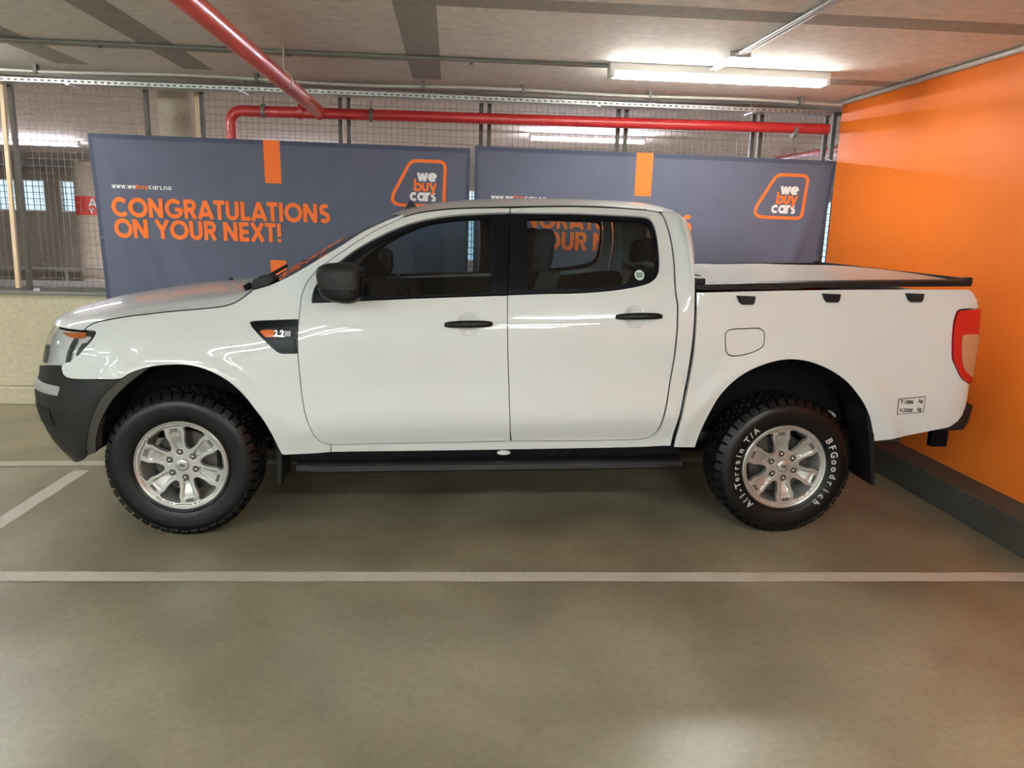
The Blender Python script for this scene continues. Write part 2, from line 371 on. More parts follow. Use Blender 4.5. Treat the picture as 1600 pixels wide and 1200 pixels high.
def panel(name, outer, material, parent, holes=(), side=-1, gap=.0022, depth=0.0, flange=.028, step=.035, surf=None, roll=True, label=None):
    """outer/holes in (s, z) control points; a rolled-edge sheet on the body surface, mirrored for side=+1"""
    sf = surf or Sd
    O = smooth_poly(outer, step*.6); O = inset(O, gap); H = [inset(smooth_poly(h, step*.6), -gap) for h in holes]
    if area2(O) < 0: O = O[::-1]
    loops = [O]+H
    if roll:
        rings = [inset(O, .005)]+[inset(h, -.005) for h in H]
    ext = []
    V, T = tri_region(O, H, step)
    # extra roll: push boundary verts down slightly
    dB = np.full(len(V), 1e9)
    for lp in loops: dB = np.minimum(dB, mindist(V, lp))
    vs = []; 
    for p, d in zip(V, dB): vs.append(sf(p[0], p[1], depth))
    nrm = []
    eps = 2e-3
    for p in V:
        a = np.array(sf(p[0]+eps, p[1], depth)); b = np.array(sf(p[0]-eps, p[1], depth)); c = np.array(sf(p[0], p[1]+eps, depth)); e = np.array(sf(p[0], p[1]-eps, depth))
        n = np.cross(a-b, c-e); nrm.append(n/max(np.linalg.norm(n), 1e-9))
    fs = [tuple(t) for t in T]; nb = len(vs)
    if flange:
        for li, lp in enumerate(loops):
            n = len(lp); base = len(vs); c0 = lp.mean(0)
            for p in lp:                                   # ring A on surface, ring B inside
                vs.append(sf(p[0], p[1], depth)); nrm.append((0, 0, 0))
            for p in lp: vs.append(sf(p[0], p[1], depth+flange)); nrm.append((0, 0, 0))
            for i in range(n):
                j = (i+1) % n; fs.append((base+i, base+n+i, base+n+j, base+j))
    if side > 0:
        vs = [(x, -y, z) for x, y, z in vs]; fs = [f[::-1] for f in fs]; nrm = [(n[0], -n[1], n[2]) for n in nrm]
    me = bpy.data.meshes.new(name); me.from_pydata([tuple(map(float, v)) for v in vs], [], fs)
    me.polygons.foreach_set('use_smooth', [True]*len(me.polygons)); me.update()
    me.normals_split_custom_set_from_vertices([tuple(map(float, n)) for n in nrm])
    o = link(name, me, material, parent)
    if label: o['label'] = label
    return o

# ------------------------------------------------------------------ setting
XW = 4.62; YB = 2.0; ZC = 2.73; XL = -13; YN = -15; YF = 18.0; XFR = 16.0
MB().box(XL, XFR, YN, YF+.3, -.2, 0).build('floor', M['floor'], kind='structure')
ceil = MB().box(XL, XW+.3, YN, YB+.02, ZC, ZC+.25).build('ceiling', M['ceil'], kind='structure')
MB().box(XL, XFR, YB+.02, YF+.3, ZC+.08, ZC+.33).build('ceiling_far', M['farceil'], kind='structure')
bandm = [(-.64, -.42), (-1.555, -1.325), (1.07, 1.29), (-3.35, -3.12), (-5.2, -4.98), (-7.1, -6.88)]
for x0, x1 in bandm:
    MB().box(x0, x1, YN if x0 < 0 else -4.5, 1.50, ZC-.0015, ZC+.01).build('painted_band', M['band'], ceil)
for x0, x1, y0, y1 in ((XL, 1.07, .655, .84), (1.29, XW, -.80, -.60), (4.05, XW, .80, 1.0), (XL, XW, -3.6, -3.4)):
    MB().box(x0, x1, y0, y1, ZC-.0012, ZC+.01).build('painted_band', M['band'], ceil)
# orange wall, kerb, trim
MB().box(XW, XW+.25, YN, 1.70, .0, ZC).build('wall_right', M['orange'], kind='structure')
MB().box(4.405, XW+.002, YN, 1.70, 0, .188).build('trim_1', M['kerb'], kind='structure', bevel=.008)
mb = MB()
for a, b in ((YN, 1.72),): mb.tube([(XW-.018, a, ZC-.02), (XW-.018, b, ZC-.022)], .018, 10)
mb.build('trim_2', M['conduit'], kind='structure', smooth=40)
# low back wall with its ledge
lw = MB().box(XL, XFR, YB+.06, YB+.28, 0, .955); lw.box(XL, XFR, YB, YB+.10, 0, .155); lw.box(XL, XFR, YB+.03, YB+.1, .155, .235)
lw.build('wall_back', M['wall'], kind='structure', bevel=.012)
MB().box(XL, XFR, YB+.03, YB+.30, .955, .985).build('trim_3', M['conduitd'], kind='structure', bevel=.004)
MB().box(XL, XW+.25, YB, YB+.22, ZC-.035, ZC+.3).build('trim_4', M['band'], kind='structure')
# outer walls of both halls
MB().box(XL-.2, XL, YN, YF, 0, ZC+.1).build('wall_left', M['whitewall'], kind='structure')
MB().box(XL, XW+.3, YN-.2, YN, 0, ZC).build('wall_front', M['whitewall'], kind='structure')
MB().box(XFR, XFR+.2, YB, YF, 0, ZC+.1).build('wall_far_right', M['column'], kind='structure')
# far wall with window openings
def farx(px, py=300): return at(px, py, Y=YF).x
wz0, wz1 = at(60, 330, Y=YF).z, at(60, 281, Y=YF).z
ops = [(farx(-60), farx(-22)), (farx(-12), farx(24)), (farx(31), farx(70)), (farx(93), farx(119))]
ops += [(farx(160)+i*1.5, farx(160)+i*1.5+.7) for i in range(5)] + [(farx(700), farx(775)), (farx(800), farx(880)), (farx(900), farx(990)), (farx(1010), farx(1100)), (farx(1120), farx(1210)), (farx(1225), farx(1345))]
mb = MB(); x = XL
for i, (a, b) in enumerate(ops):
    big = i >= 9
    z0 = wz0 if not big else .55; z1 = wz1 if not big else 2.55
    mb.box(x, a, YF, YF+.25, 0, ZC+.1); mb.box(a, b, YF, YF+.25, 0, z0); mb.box(a, b, YF, YF+.25, z1, ZC+.1); x = b
mb.box(x, XFR, YF, YF+.25, 0, ZC+.1)
mb.build('wall_far', M['farwall'], kind='structure')
for i, (a, b) in enumerate(ops):
    big = i >= 9
    z0 = wz0 if not big else .55; z1 = wz1 if not big else 2.55
    fr = MB(); t = .035
    fr.box(a, b, YF+.02, YF+.06, z0, z0+t); fr.box(a, b, YF+.02, YF+.06, z1-t, z1); fr.box(a, a+t, YF+.02, YF+.06, z0+t, z1-t); fr.box(b-t, b, YF+.02, YF+.06, z0+t, z1-t)
    f = fr.build('window_%d' % (i+1), M['white_metal'], kind='structure')
    g = MB(); nx = max(2, round((b-a)/.17)); nz = max(4, round((z1-z0)/.18))
    for k in range(1, nx): g.box(a+(b-a)*k/nx-.008, a+(b-a)*k/nx+.008, YF+.035, YF+.05, z0, z1)
    for k in range(1, nz): g.box(a, b, YF+.035, YF+.05, z0+(z1-z0)*k/nz-.008, z0+(z1-z0)*k/nz+.008)
    g.build('window_bars', M['post'], f)

# floor markings
def stripe(name, a, b, wd, label, zh=.0022):
    a = Vector(a); b = Vector(b); d = (b-a).normalized(); n = Vector((-d.y, d.x, 0))*wd/2; mb = MB()
    k = 60; P = [[a+(b-a)*(i/k)-n*(1+.03*rng.randn()), a+(b-a)*(i/k)+n*(1+.03*rng.randn())] for i in range(k+1)]
    P = [[(p.x, p.y, zh) for p in r] for r in P]
    mb.grid(P); vs = [(v[0], v[1], 0) for v in mb.v]; o = mb.build(name, M['line'])
    return tag(o, label, 'floor marking')
pl = [at(0, 901, Z=0), at(800, 895.5, Z=0), at(1600, 902, Z=0)]
L0 = at(-5, 901, Z=0); L1 = at(1610, 902, Z=0); dd = (L1-L0).normalized()
stripe('parking_line', L0-dd*9, L1+dd*.05, .098, 'long pale bay line painted across the floor in front of the truck')
p0 = at(0, 725, Z=0); p1 = at(160, 724, Z=0); d1 = (p1-p0).normalized()
stripe('parking_line', p0-d1*9, p0+d1*5.95, .105, 'pale bay line passing under the front bumper of the truck')
a = at(0, 817, Z=0); b = at(128, 735, Z=0)
stripe('parking_line', a-(b-a).normalized()*2.5, b, .10, 'slanting pale line meeting the bay line left of the front wheel', .0012)

# ------------------------------------------------------------------ lamps
def lamp_proto(tm='tube', hw=.055, ty=.034, tz=-.076):
    t = thing('fluorescent_lamp', 'x', 'ceiling light')
    hb = MB().box(-.765, .765, -hw, hw, -.052, 0); hb.build('housing', M['white_metal'], t, bevel=.006)
    for s in (-1, 1): MB().tube([(-.735, s*ty, tz), (.735, s*ty, tz)], .0135, 12).build('tube', M[tm], t, smooth=40)
    for s in (-1, 1): MB().box(s*.748-.014, s*.748+.014, -.062, .062, -.09, -.05).build('lamp_holder', M['white_metal'], t, bevel=.004)
    return t
LP = lamp_proto(); LP['label'] = 'double tube ceiling light lit bright beside the orange wall'
Lc = at(1106, 112, Z=ZC-.07); LP.location = (3.19, .62, ZC)
LC = lamp_proto('tubecool')
LC.location = (at(50, 232, Z=2.66).x, at(50, 232, Z=2.66).y, ZC+.08); LC['label'] = 'violet-white ceiling light in the far hall at the left edge, above the barred windows'
c = dup(LC, label='violet-white ceiling light in the far hall seen through the mesh above the second banner')
c.location = (3.13, 5.5, ZC+.08)
for i, (x, y) in enumerate(((-1.3, 9.5), (3.2, 11.5), (8.0, 6.5), (-6.2, 5.2), (8.0, 12.5))):
    c = dup(LC, label='ceiling light of the far hall hidden behind the banners', group='far hall lights'); c.location = (x, y, ZC+.08)
c = dup(LP, label='ceiling light just outside the left edge of the photo, in line with the lit lamp', group='near hall lights'); c.location = (-2.50, .62, ZC)
LH = lamp_proto('tubehall', .034, .046, -.070); LH.location = (-1.6, -5.2, ZC); LH['label'] = 'unseen double tube ceiling light of the near hall, added to brighten the truck side'; LH['group'] = 'near hall lights'  # tubes reflected in the doors, multiplied and tinted cool to brighten the truck side
for x in (-10.2, -5.9, -1.6, 2.75):
    for y in (-5.2, -8.0, -10.8, -13.6):
        if (x, y) == (-1.6, -5.2): continue
        c = dup(LH); c.location = (x, y, ZC)
c = dup(LH); c.location = (-8.1, .62, ZC)

# ------------------------------------------------------------------ conduits, cable tray, pipes
def P3(px, py, Z): v = at(px, py, Z=Z); return (v.x, v.y, Z)
mb = MB(); mb.tube([(-1.74, .63, ZC-.017), (2.42, .62, ZC-.017)], .013, 10)
o = mb.build('electrical_conduit', M['conduitd'], smooth=40)
for x in (-.9, .3, 1.5): MB().box(x-.012, x+.012, .62, .69, ZC-.034, ZC-.002).build('pipe_clip', M['conduitd'], o)
tag(o, 'thin dark conduit along the ceiling ending at the lit lamp', 'conduit')
mb = MB(); pts = []
for i in range(0, 61): x = -12.5+i*(17.05/60); pts.append((x, 1.57+.02*math.sin(x*1.9), ZC-.045-.008*math.sin(x*2.9)))
mb.tube(pts, .0125, 10); o = mb.build('electrical_conduit', M['conduit'], smooth=40)
tag(o, 'pale round conduit clipped along the ceiling near the mesh fence', 'conduit')
for x in (-1.74, -.12, 1.15, 1.93, 2.95, 4.2, -3.6, -5.4): MB().box(x-.012, x+.012, 1.545, 1.60, ZC-.066, ZC-.002).build('pipe_clip', M['conduitd'], o)
mb = MB(); mb.tube([(3.135, -4.0, ZC-.02), (3.11, .58, ZC-.02)], .011, 10); mb.tube([(3.165, -4.0, ZC-.02), (3.14, .58, ZC-.02)], .011, 10)
o = mb.build('electrical_conduit', M['galv'], smooth=40)
for y in (-3, -1.2, 0.1): MB().box(3.07, 3.20, y-.015, y+.015, ZC-.034, ZC-.002).build('pipe_clip', M['galv'], o)
tag(o, 'pair of thin bright conduits running toward the viewer from the lit lamp', 'conduit')
# perforated cable tray
def tray():
    t = thing('cable_tray', 'perforated galvanised cable tray hung under the ceiling along the mesh fence', 'cable tray')
    y0, y1, z0, z1 = 1.80, 1.95, ZC-.098, ZC-.064; x0, x1 = -12, XW-.03
    mb = MB(); mb.box(x0, x1, y0, y1, z0, z0+.003)
    n = int((x1-x0)/.05)
    # front side wall with oval slots = posts between slots + rails
    mb.box(x0, x1, y0, y0+.002, z1-.010, z1); mb.box(x0, x1, y0, y0+.002, z0, z0+.012)
    for i in range(n): a = x0+i*.05; mb.box(a, a+.026, y0, y0+.002, z0+.012, z1-.010)
    mb.box(x0, x1, y1-.002, y1, z0, z1)
    mb.build('tray_channel', M['galv'], t)
    MB().box(x0, x1, y0+.01, y1-.01, z0+.004, z0+.022).build('cable_bundle', M['conduitd'], t)
    for x in (-1.62, -.3, 1.22, 2.58, 3.9, -3.0, -4.4):
        m = MB(); m.tube([(x, 1.87, z0-.012), (x, 1.87, ZC)], .004, 6); m.bar((x, y0-.02, z0-.006), (x, y1+.02, z0-.006), .03, .012); m.build('hanger', M['galv'], t)
tray()
# red sprinkler pipes
def elbow(c, r, a0, a1, ax, ay, n=8):
    return [Vector(c)+Vector(ax)*r*math.cos(a0+(a1-a0)*k/n)+Vector(ay)*r*math.sin(a0+(a1-a0)*k/n) for k in range(n+1)]
zr = at(366, 172, Y=1.75).z; xr = at(361, 190, Y=1.895).x
PR = .052; YP = 1.895
t = thing('sprinkler_pipe', 'red fire pipe running level along the top of the mesh fence', 'pipe')
hz = ZC-.238; R = .09
path = [(xr, YP, .5), (xr, YP, hz-R)]+elbow((xr+R, YP, hz-R), R, PI, PI/2, (1, 0, 0), (0, 0, 1))[1:]+[(XW-.01, YP, hz+.035)]
MB().tube(path, PR*.85, 20).build('pipe_run', M['red'], t, smooth=50)
for px in (412, 580, 1244):
    x = at(px, 170, Y=YP).x; m = MB(); m.tube([(x-.015, YP, hz+.005), (x+.015, YP, hz+.005)], PR*1.05, 20); m.tube([(x, YP, hz+.04), (x, YP, ZC-.12)], .005, 6); m.build('pipe_hanger', M['conduitd'], t, smooth=50)
for px in (470, 500):
    x = at(px, 170, Y=YP).x; MB().tube([(x-.02, YP, hz+.01), (x+.02, YP, hz+.01)], PR*1.15, 20).build('pipe_coupling', M['red'], t, smooth=50)
t = thing('sprinkler_pipe', 'thick red fire pipe coming toward the viewer under the ceiling', 'pipe')
xe = .29
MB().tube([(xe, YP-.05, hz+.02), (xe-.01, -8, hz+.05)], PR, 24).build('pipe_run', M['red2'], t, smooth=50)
for y in (.55, -2.5, -5):
    m = MB(); m.tube([(xe, y-.015, hz+.03), (xe, y+.015, hz+.03)], PR*1.08, 24); m.tube([(xe, y, hz+.06), (xe, y, ZC)], .005, 6); m.build('pipe_hanger', M['conduit'], t, smooth=50)
# pipe in the far hall
t = thing('sprinkler_pipe', 'dull red pipe sloping down behind the mesh at the orange wall', 'pipe')
a = at(1225, 247, Y=7); b = at(1315, 232, Y=3.2)
d = (Vector(b)-Vector(a)).normalized()
MB().tube([Vector(a)-d*3, Vector(b)+d*.9], .04, 16).build('pipe_run', M['red'], t, smooth=50)
for k in (.25, .75):
    p = Vector(a).lerp(Vector(b), k); MB().tube([p, (p.x, p.y, ZC+.08)], .006, 6).build('pipe_hanger', M['post'], t)

# ------------------------------------------------------------------ mesh fence on the back wall
YM = YB+.10; Z0 = .985; Z1 = ZC-.03
posts = [at(px, 190, Y=YM).x for px in (28, 237, 539, 758, 972, 1183)]
dx = posts[3]-posts[2]
xs = sorted([posts[0]-3*dx, posts[0]-2*dx, posts[0]-dx, posts[0], posts[1], posts[1]+.38, posts[2], posts[3], posts[4], posts[5], XW+.1, XW+.1+1.2, XW+3.6])
def wires(x0, x1):
    mb = MB(); r = .0013; x = x0+.04
    while x < x1-.02: mb.box(x-r, x+r, YM-r, YM+r, Z0, Z1); x += .05
    z = Z0+.05
    while z < Z1: mb.box(x0, x1, YM-3*r, YM-r, z-r, z+r); z += .058
    return mb
names = ['far left of the photo, above the bare wall']
for i in range(len(xs)-1):
    x0, x1 = xs[i], xs[i+1]
    if x1-x0 < .5 : 
        continue
    t = thing('mesh_fence_panel', 'dark steel welded mesh panel standing on the low wall, partly behind a banner', 'fence', (0, 0, 0), 'mesh fence panels on the low wall')
    wires(x0+.05, x1-.05).build('wire_mesh', M['wire'], t)
    for x in ((x1-.035,) if i and abs(x0-posts[0]) < .01 else (x0+.035, x1-.035)): MB().box(x-.017, x+.017, YM-.02, YM+.02, Z0, Z1).build('fence_post', M['post'], t)
    MB().box(x0+.05, x1-.05, YM-.012, YM+.012, Z1-.03, Z1).build('top_rail', M['post'], t); MB().box(x0+.05, x1-.05, YM-.012, YM+.012, Z0, Z0+.03).build('bottom_rail', M['post'], t)
    if x1 < -1.6: t['label'] = 'bare welded mesh fence panel left of the navy banners'; t['group'] = 'uncovered mesh fence panels'
a = at(8, 190, Y=1.93); b = at(27, 450, Y=1.95)
mb = MB(); mb.bar((at(3, 135, Y=1.97).x, 1.97, ZC-.04), (b.x, 1.97, b.z), .032, .03, up=(0, 1, 0))
tag(mb.build('timber_batten', M['wood'], bevel=.003), 'pale timber batten leaning against the mesh at the left edge', 'batten')
# concrete column behind the fence, pale upright beside it
x0 = at(249, 180, Y=2.5).x; x1 = at(302, 180, Y=2.5).x; rc = (x1-x0)/2
mb = MB(); mb.tube([((x0+x1)/2, 2.5, 0), ((x0+x1)/2, 2.5, ZC+.08)], rc, 40); tag(mb.build('concrete_column', M['column'], smooth=50), 'round concrete column just behind the mesh above the left banner', 'column')
x = at(311, 180, Y=2.2).x; tag(MB().box(x-.022, x+.022, 2.17, 2.21, .99, ZC-.04).build('timber_upright', M['wood'], bevel=.003), 'pale upright timber beside the round column behind the mesh', 'post')
# red-banded column in the far hall
YC = 15.2; xc0 = at(121, 330, Y=YC).x; rcc = .42; xc = xc0+rcc
t = thing('painted_column', 'cream far column with a red band and white letters, left of the banner', 'column')
def cyl(z0, z1, r, m, name):
    MB().tube([(xc, YC, z0), (xc, YC, z1)], r, 40).build(name, m, t, smooth=50)
zr0, zr1 = at(130, 336, Y=YC).z, at(130, 307, Y=YC).z
cyl(0, ZC+.08, rcc, M['column'], 'shaft'); cyl(zr0, zr1, rcc+.004, M['redpaint'], 'red_band')
column_thing = t

# far guard rails and gutter
for z, hh, y, lab in ((.30, .05, 14.3, 'upper grey steel rail in front of the far wall'), (.06, .12, 12.6, 'lower grey steel rail across the far hall floor')):
    pz = z
    o = MB().box(XL, XFR, y, y+.06, z, z+hh); 
    for x in np.arange(XL+.5, XFR, 2.4): o.box(x, x+.06, y+.01, y+.05, 0, z)
    tag(o.build('guard_rail', M['barrier']), lab, 'rail')
struct(MB().box(XL, XFR, 9.6, 12.4, 0, .012).build('trim_5', M['grnd']))

# ------------------------------------------------------------------ lettering: a geometric stroke alphabet and the built-in font
def arc(cx, cy, r, a0, a1, n=26, ry=None):
    ry = ry or r
    return [(cx+r*math.cos(math.radians(a0+(a1-a0)*k/n)), cy+ry*math.sin(math.radians(a0+(a1-a0)*k/n))) for k in range(n+1)]
T = .19                                                   # stroke weight, cap height 1
h = T/2
GL = {  # glyph: (advance, [polylines])
 'C': (.94, [arc(.5, .5, .5-h, 42, 318)]), 'O': (1.06, [arc(.5, .5, .5-h, 0, 360, 44)]),
 'N': (.86, [[(h, 0), (h, 1)], [(h+.02, .93), (.76-h-.02, .07)], [(.76-h, 0), (.76-h, 1)]]),
 'G': (1.04, [arc(.5, .5, .5-h, 42, 350)+[(.985-h, .44)], [(.54, .46), (.99-h, .46)]]),
 'R': (.74, [[(h, 0), (h, 1)], [(h, 1-h), (.36, 1-h)]+arc(.36, .695, .305-h, 90, -90, 16)+[(h, .39+h)], [(.36, .44), (.60, 0)]]),
 'A': (.86, [[(.07, 0), (.43, .97)], [(.79, 0), (.43, .97)], [(.2, .25), (.66, .25)]]),
 'T': (.66, [[(0, 1-h), (.62, 1-h)], [(.31, 0), (.31, 1)]]), 'U': (.80, [[(h, 1), (h, .35)]+arc(.35, .35, .35-h, 180, 360, 20)+[(.70-h, 1)]]),
 'L': (.56, [[(h, 0), (h, 1)], [(h, h), (.52, h)]]), 'I': (.31, [[(.03+h, 0), (.03+h, 1)]]),
 'S': (.68, [arc(.31, .72, .28-h, 35, 180, 14, .28-h)+[(h+.05, .66), (.16, .56), (.32, .50), (.46, .44), (.56-h+.03, .34)]+arc(.31, .29, .30-h, 0, -150, 14, .29-h)]),
 'Y': (.80, [[(.07, 1), (.39, .45)], [(.71, 1), (.39, .45)], [(.39, 0), (.39, .5)]]),
 'E': (.60, [[(h, 0), (h, 1)], [(h, 1-h), (.54, 1-h)], [(h, .5), (.52, .5)], [(h, h), (.54, h)]]),
 'X': (.80, [[(.08, 0), (.70, 1)], [(.70, 0), (.08, 1)]]), '!': (.3, [[(.12, .3), (.12, 1)], [(.12, 0), (.12, .19)]]),
 ' ': (.30, []), '.': (.24, [[(.1, 0), (.1, .18)]]),
 'w': (.84, [[(.06, .70), (.24, .03)], [(.24, .03), (.40, .66)], [(.40, .66), (.56, .03)], [(.56, .03), (.74, .70)]]),
 'e': (.74, [[(.10, .36), (.60, .36)], arc(.35, .36, .35-h, 0, 318, 30)]),
 'b': (.76, [[(h, 0), (h, 1)], arc(.36, .36, .35-h, 0, 360, 30)]), 'a': (.78, [[(.72-h, 0), (.72-h, .71)], arc(.36, .36, .35-h, 0, 360, 30)]),
 'u': (.68, [[(h, .71), (h, .30)]+arc(.30, .30, .30-h, 180, 360, 16)+[(.60-h, .71)]]),
 'y': (.70, [[(.07, .71), (.33, .10)], [(.60, .71), (.24, -.24)]]),
 'c': (.68, [arc(.35, .36, .35-h, 45, 315, 24)]), 'r': (.46, [[(h, 0), (h, .71)], arc(.32, .40, .32-h, 165, 72, 10)]),
 's': (.54, [arc(.25, .52, .22-h, 40, 180, 10, .19-h)+[(.15, .42), (.30, .34), (.42-h+.02, .26)]+arc(.24, .20, .235-h, 0, -150, 10, .20-h)]),
 'n': (.68, [[(h, 0), (h, .71)], arc(.32, .40, .30-h, 180, 0, 16)+[(.62-h, 0)]]),
}
def ribbon(pl, t):
    """flat strip of width t along polyline, mitred"""
    P = np.array(pl, float); n = len(P); closed = np.linalg.norm(P[0]-P[-1]) < 1e-4
    if closed: P = P[:-1]; n -= 1
    A = []; B = []
    for i in range(n):
        if closed: d1 = P[i]-P[i-1]; d2 = P[(i+1) % n]-P[i]
        else: d1 = P[i]-P[i-1] if i else P[1]-P[0]; d2 = P[i+1]-P[i] if i < n-1 else P[-1]-P[-2]
        d1 = d1/max(np.linalg.norm(d1), 1e-9); d2 = d2/max(np.linalg.norm(d2), 1e-9); m = d1+d2; m = m/max(np.linalg.norm(m), 1e-9)
        nn = np.array([-m[1], m[0]]); cs = max(nn@np.array([-d1[1], d1[0]]), .4); A.append(P[i]+nn*t/2/cs); B.append(P[i]-nn*t/2/cs)
    return A, B, closed
def stroke_text(txt, size, weight=T, track=0.0):
    mb = MB(); x = 0
    for ch in txt:
        adv, pls = GL[ch]
        for k, pl in enumerate(pls):
            # subdivide straight strokes so that they can follow the cloth
            Q = [pl[0]]
            for a, b in zip(pl[:-1], pl[1:]):
                if math.hypot(b[0]-a[0], b[1]-a[1]) < 1e-3: continue
                m = max(1, int(math.hypot(b[0]-a[0], b[1]-a[1])/.12)); Q += [(a[0]+(b[0]-a[0])*j/m, a[1]+(b[1]-a[1])*j/m) for j in range(1, m+1)]
            A, B, cl = ribbon(Q, weight)
            n = len(A); vs = [((p[0]+x)*size, -.0004*(k+1), p[1]*size) for p in A]+[((p[0]+x)*size, -.0004*(k+1), p[1]*size) for p in B]
            mb.add(vs, [(i, i+n, (i+1) % n+n, (i+1) % n) for i in range(n if cl else n-1)])
        x += adv+track
    mb.width = x*size
    return mb
for tx, zz_, hs_ in (('A', .47, .44), ('Y', .08, .30)):
    tm_ = stroke_text(tx, hs_*(zr1-zr0), .20); a0_ = -PI/2+.10
    tm_.v = [(xc+(rcc+.012-y)*math.cos(a0_+x/rcc), YC+(rcc+.012-y)*math.sin(a0_+x/rcc), zr0+(zr1-zr0)*zz_+z) for x, y, z in tm_.v]
    tm_.build('painted_letter', M['bwhite'], column_thing, recalc=False)

_glyph = {}
def font_mesh(txt, size, offset=0.0, extrude=0.0):
    key = (txt, size, offset, extrude)
    if key not in _glyph:
        cu = bpy.data.curves.new('t', 'FONT'); cu.body = txt; cu.size = size; cu.offset = offset; cu.extrude = extrude; cu.resolution_u = 4
        o = bpy.data.objects.new('t', cu); COL.objects.link(o); bpy.context.view_layer.update()
        me = bpy.data.meshes.new_from_object(o.evaluated_get(bpy.context.evaluated_depsgraph_get()))
        vs = [tuple(v.co) for v in me.vertices]; fs = [tuple(p.vertices) for p in me.polygons]
        bpy.data.objects.remove(o); bpy.data.curves.remove(cu); bpy.data.meshes.remove(me); _glyph[key] = (vs, fs)
    return _glyph[key]

# ------------------------------------------------------------------ banners
def banner(corners, zbot, lab, seed, letters, sag):
    """corners: top-left, top-right pixels on plane Y; cloth hangs to zbot"""
    Yb = 1.80; (ax, ay), (bx, by) = corners
    A = at(ax, ay, Y=Yb); B = at(bx, by, Y=Yb); Wd = B.x-A.x
    r = np.random.RandomState(seed); ph = r.rand(6)*6
    def cloth(u, v):                                  # u 0..1 across, v metres down
        x = A.x+Wd*u + .045*(v/1.4)*(1-u)*sag[0] - .13*(v/1.4)*u**4*sag[1]
        z = A.z+(B.z-A.z)*u-v
        f = .014*math.sin(u*Wd*2.1+ph[0]+v*.4)*min(v*1.2, 1)+.009*math.sin(u*Wd*5.3+ph[1]-v*.9)*min(v, 1)+.005*math.sin((u*Wd-.45*v)*9.0+ph[2])*min(v*1.5, 1)*(1-.6*abs(2*u-1))
        f += .020*math.exp(-((u-.02-.11*v)/.018)**2)*min(v*2, 1)*sag[0] + .018*math.exp(-((u-.06-.16*v)/.03)**2)*min(v, 1)*sag[0] + .028*math.exp(-((u-.985+.085*v)/.022)**2)*min(v*1.5, 1)*sag[1]
        f += .004*math.exp(-((v-.80-.03*u)/.03)**2)+.004*math.sin(v*9)*max(0, .08-u)*8
        return (x, Yb-f, z)
    Hh = A.z-zbot
    t = thing('banner', lab, 'banner')
    P = [[cloth(i/90, j*Hh/50) for j in range(51)] for i in range(91)]
    o = MB().grid(P).build('fabric', M['navy'], t, smooth=True, recalc=False); o.modifiers.new('s', 'SOLIDIFY').thickness = .0015
    def put(mb, u0, v0, name, m, off=.0055):          # place flat (x, z) lettering on cloth with lower-left at (u0, v0)
        vs = []
        for x, y, z in mb.v:
            c = cloth(u0+x/Wd, v0-z); vs.append((c[0], c[1]-off+y, c[2]))
        mb.v = vs; return mb.build(name, m, t, recalc=False)
    def uv(px, py): p = at(px, py, Y=Yb); u = (p.x-A.x)/Wd; return u, A.z+(B.z-A.z)*u-p.z
    def strip(u0, u1, v0, v1, name, m, off=.002):
        P = [[(lambda c: (c[0], c[1]-off, c[2]))(cloth(u0+(u1-u0)*i/8, v0+(v1-v0)*j/30)) for j in range(31)] for i in range(9)] if u1-u0 < .3 else \
            [[(lambda c: (c[0], c[1]-off, c[2]))(cloth(u0+(u1-u0)*i/90, v0+(v1-v0)*j/2)) for j in range(3)] for i in range(91)]
        return MB().grid(P).build(name, m, t, smooth=True, recalc=False)
    strip(0, 1, -.001, .036, 'top_hem', M['hem']); strip(0, .010, .036, Hh, 'side_hem', M['hem']); strip(.990, 1, .036, Hh, 'side_hem', M['hem'])
    letters(uv, put, strip, Wd)
    for u in (0.003, .997):
        c = cloth(u, .01); MB().tube([(c[0], c[1], c[2]), (c[0]+(.02 if u > .5 else -.02), YM-.04, c[2]+.06)], .004, 6).build('cable_tie', M['tie'], t)
    return t
def logo(uv, put, k, cx, cy, s):
    """rounded slanted outline and the three words; (cx, cy) px of frame's lower left, s = metres per photo pixel there"""
    def rnd(pts, r, n=8):
        out = []
        for i in range(len(pts)):
            p0, p1, p2 = map(np.array, (pts[i-1], pts[i], pts[(i+1) % len(pts)])); a = (p0-p1)/np.linalg.norm(p0-p1); b = (p2-p1)/np.linalg.norm(p2-p1)
            for q in range(n+1):
                t = q/n; out.append(tuple((1-t)**2*(p1+a*r[i])+2*(1-t)*t*p1+t*t*(p1+b*r[i])))
        return out+[out[0]]
    fr = rnd([(-13, 0), (78, 0), (80, 70), (25, 70)], [25, 9, 11, 10]); fr = [(x*s, z*s) for x, z in fr]
    Q = []
    for a, b in zip(fr[:-1], fr[1:]):
        m = max(1, int(math.hypot(b[0]-a[0], b[1]-a[1])/.02)); Q += [(a[0]+(b[0]-a[0])*j/m, a[1]+(b[1]-a[1])*j/m) for j in range(m)]
    Q.append(Q[0]); A, B, cl = ribbon(Q, 5.2*s); n = len(A)
    return fr, A, B, n
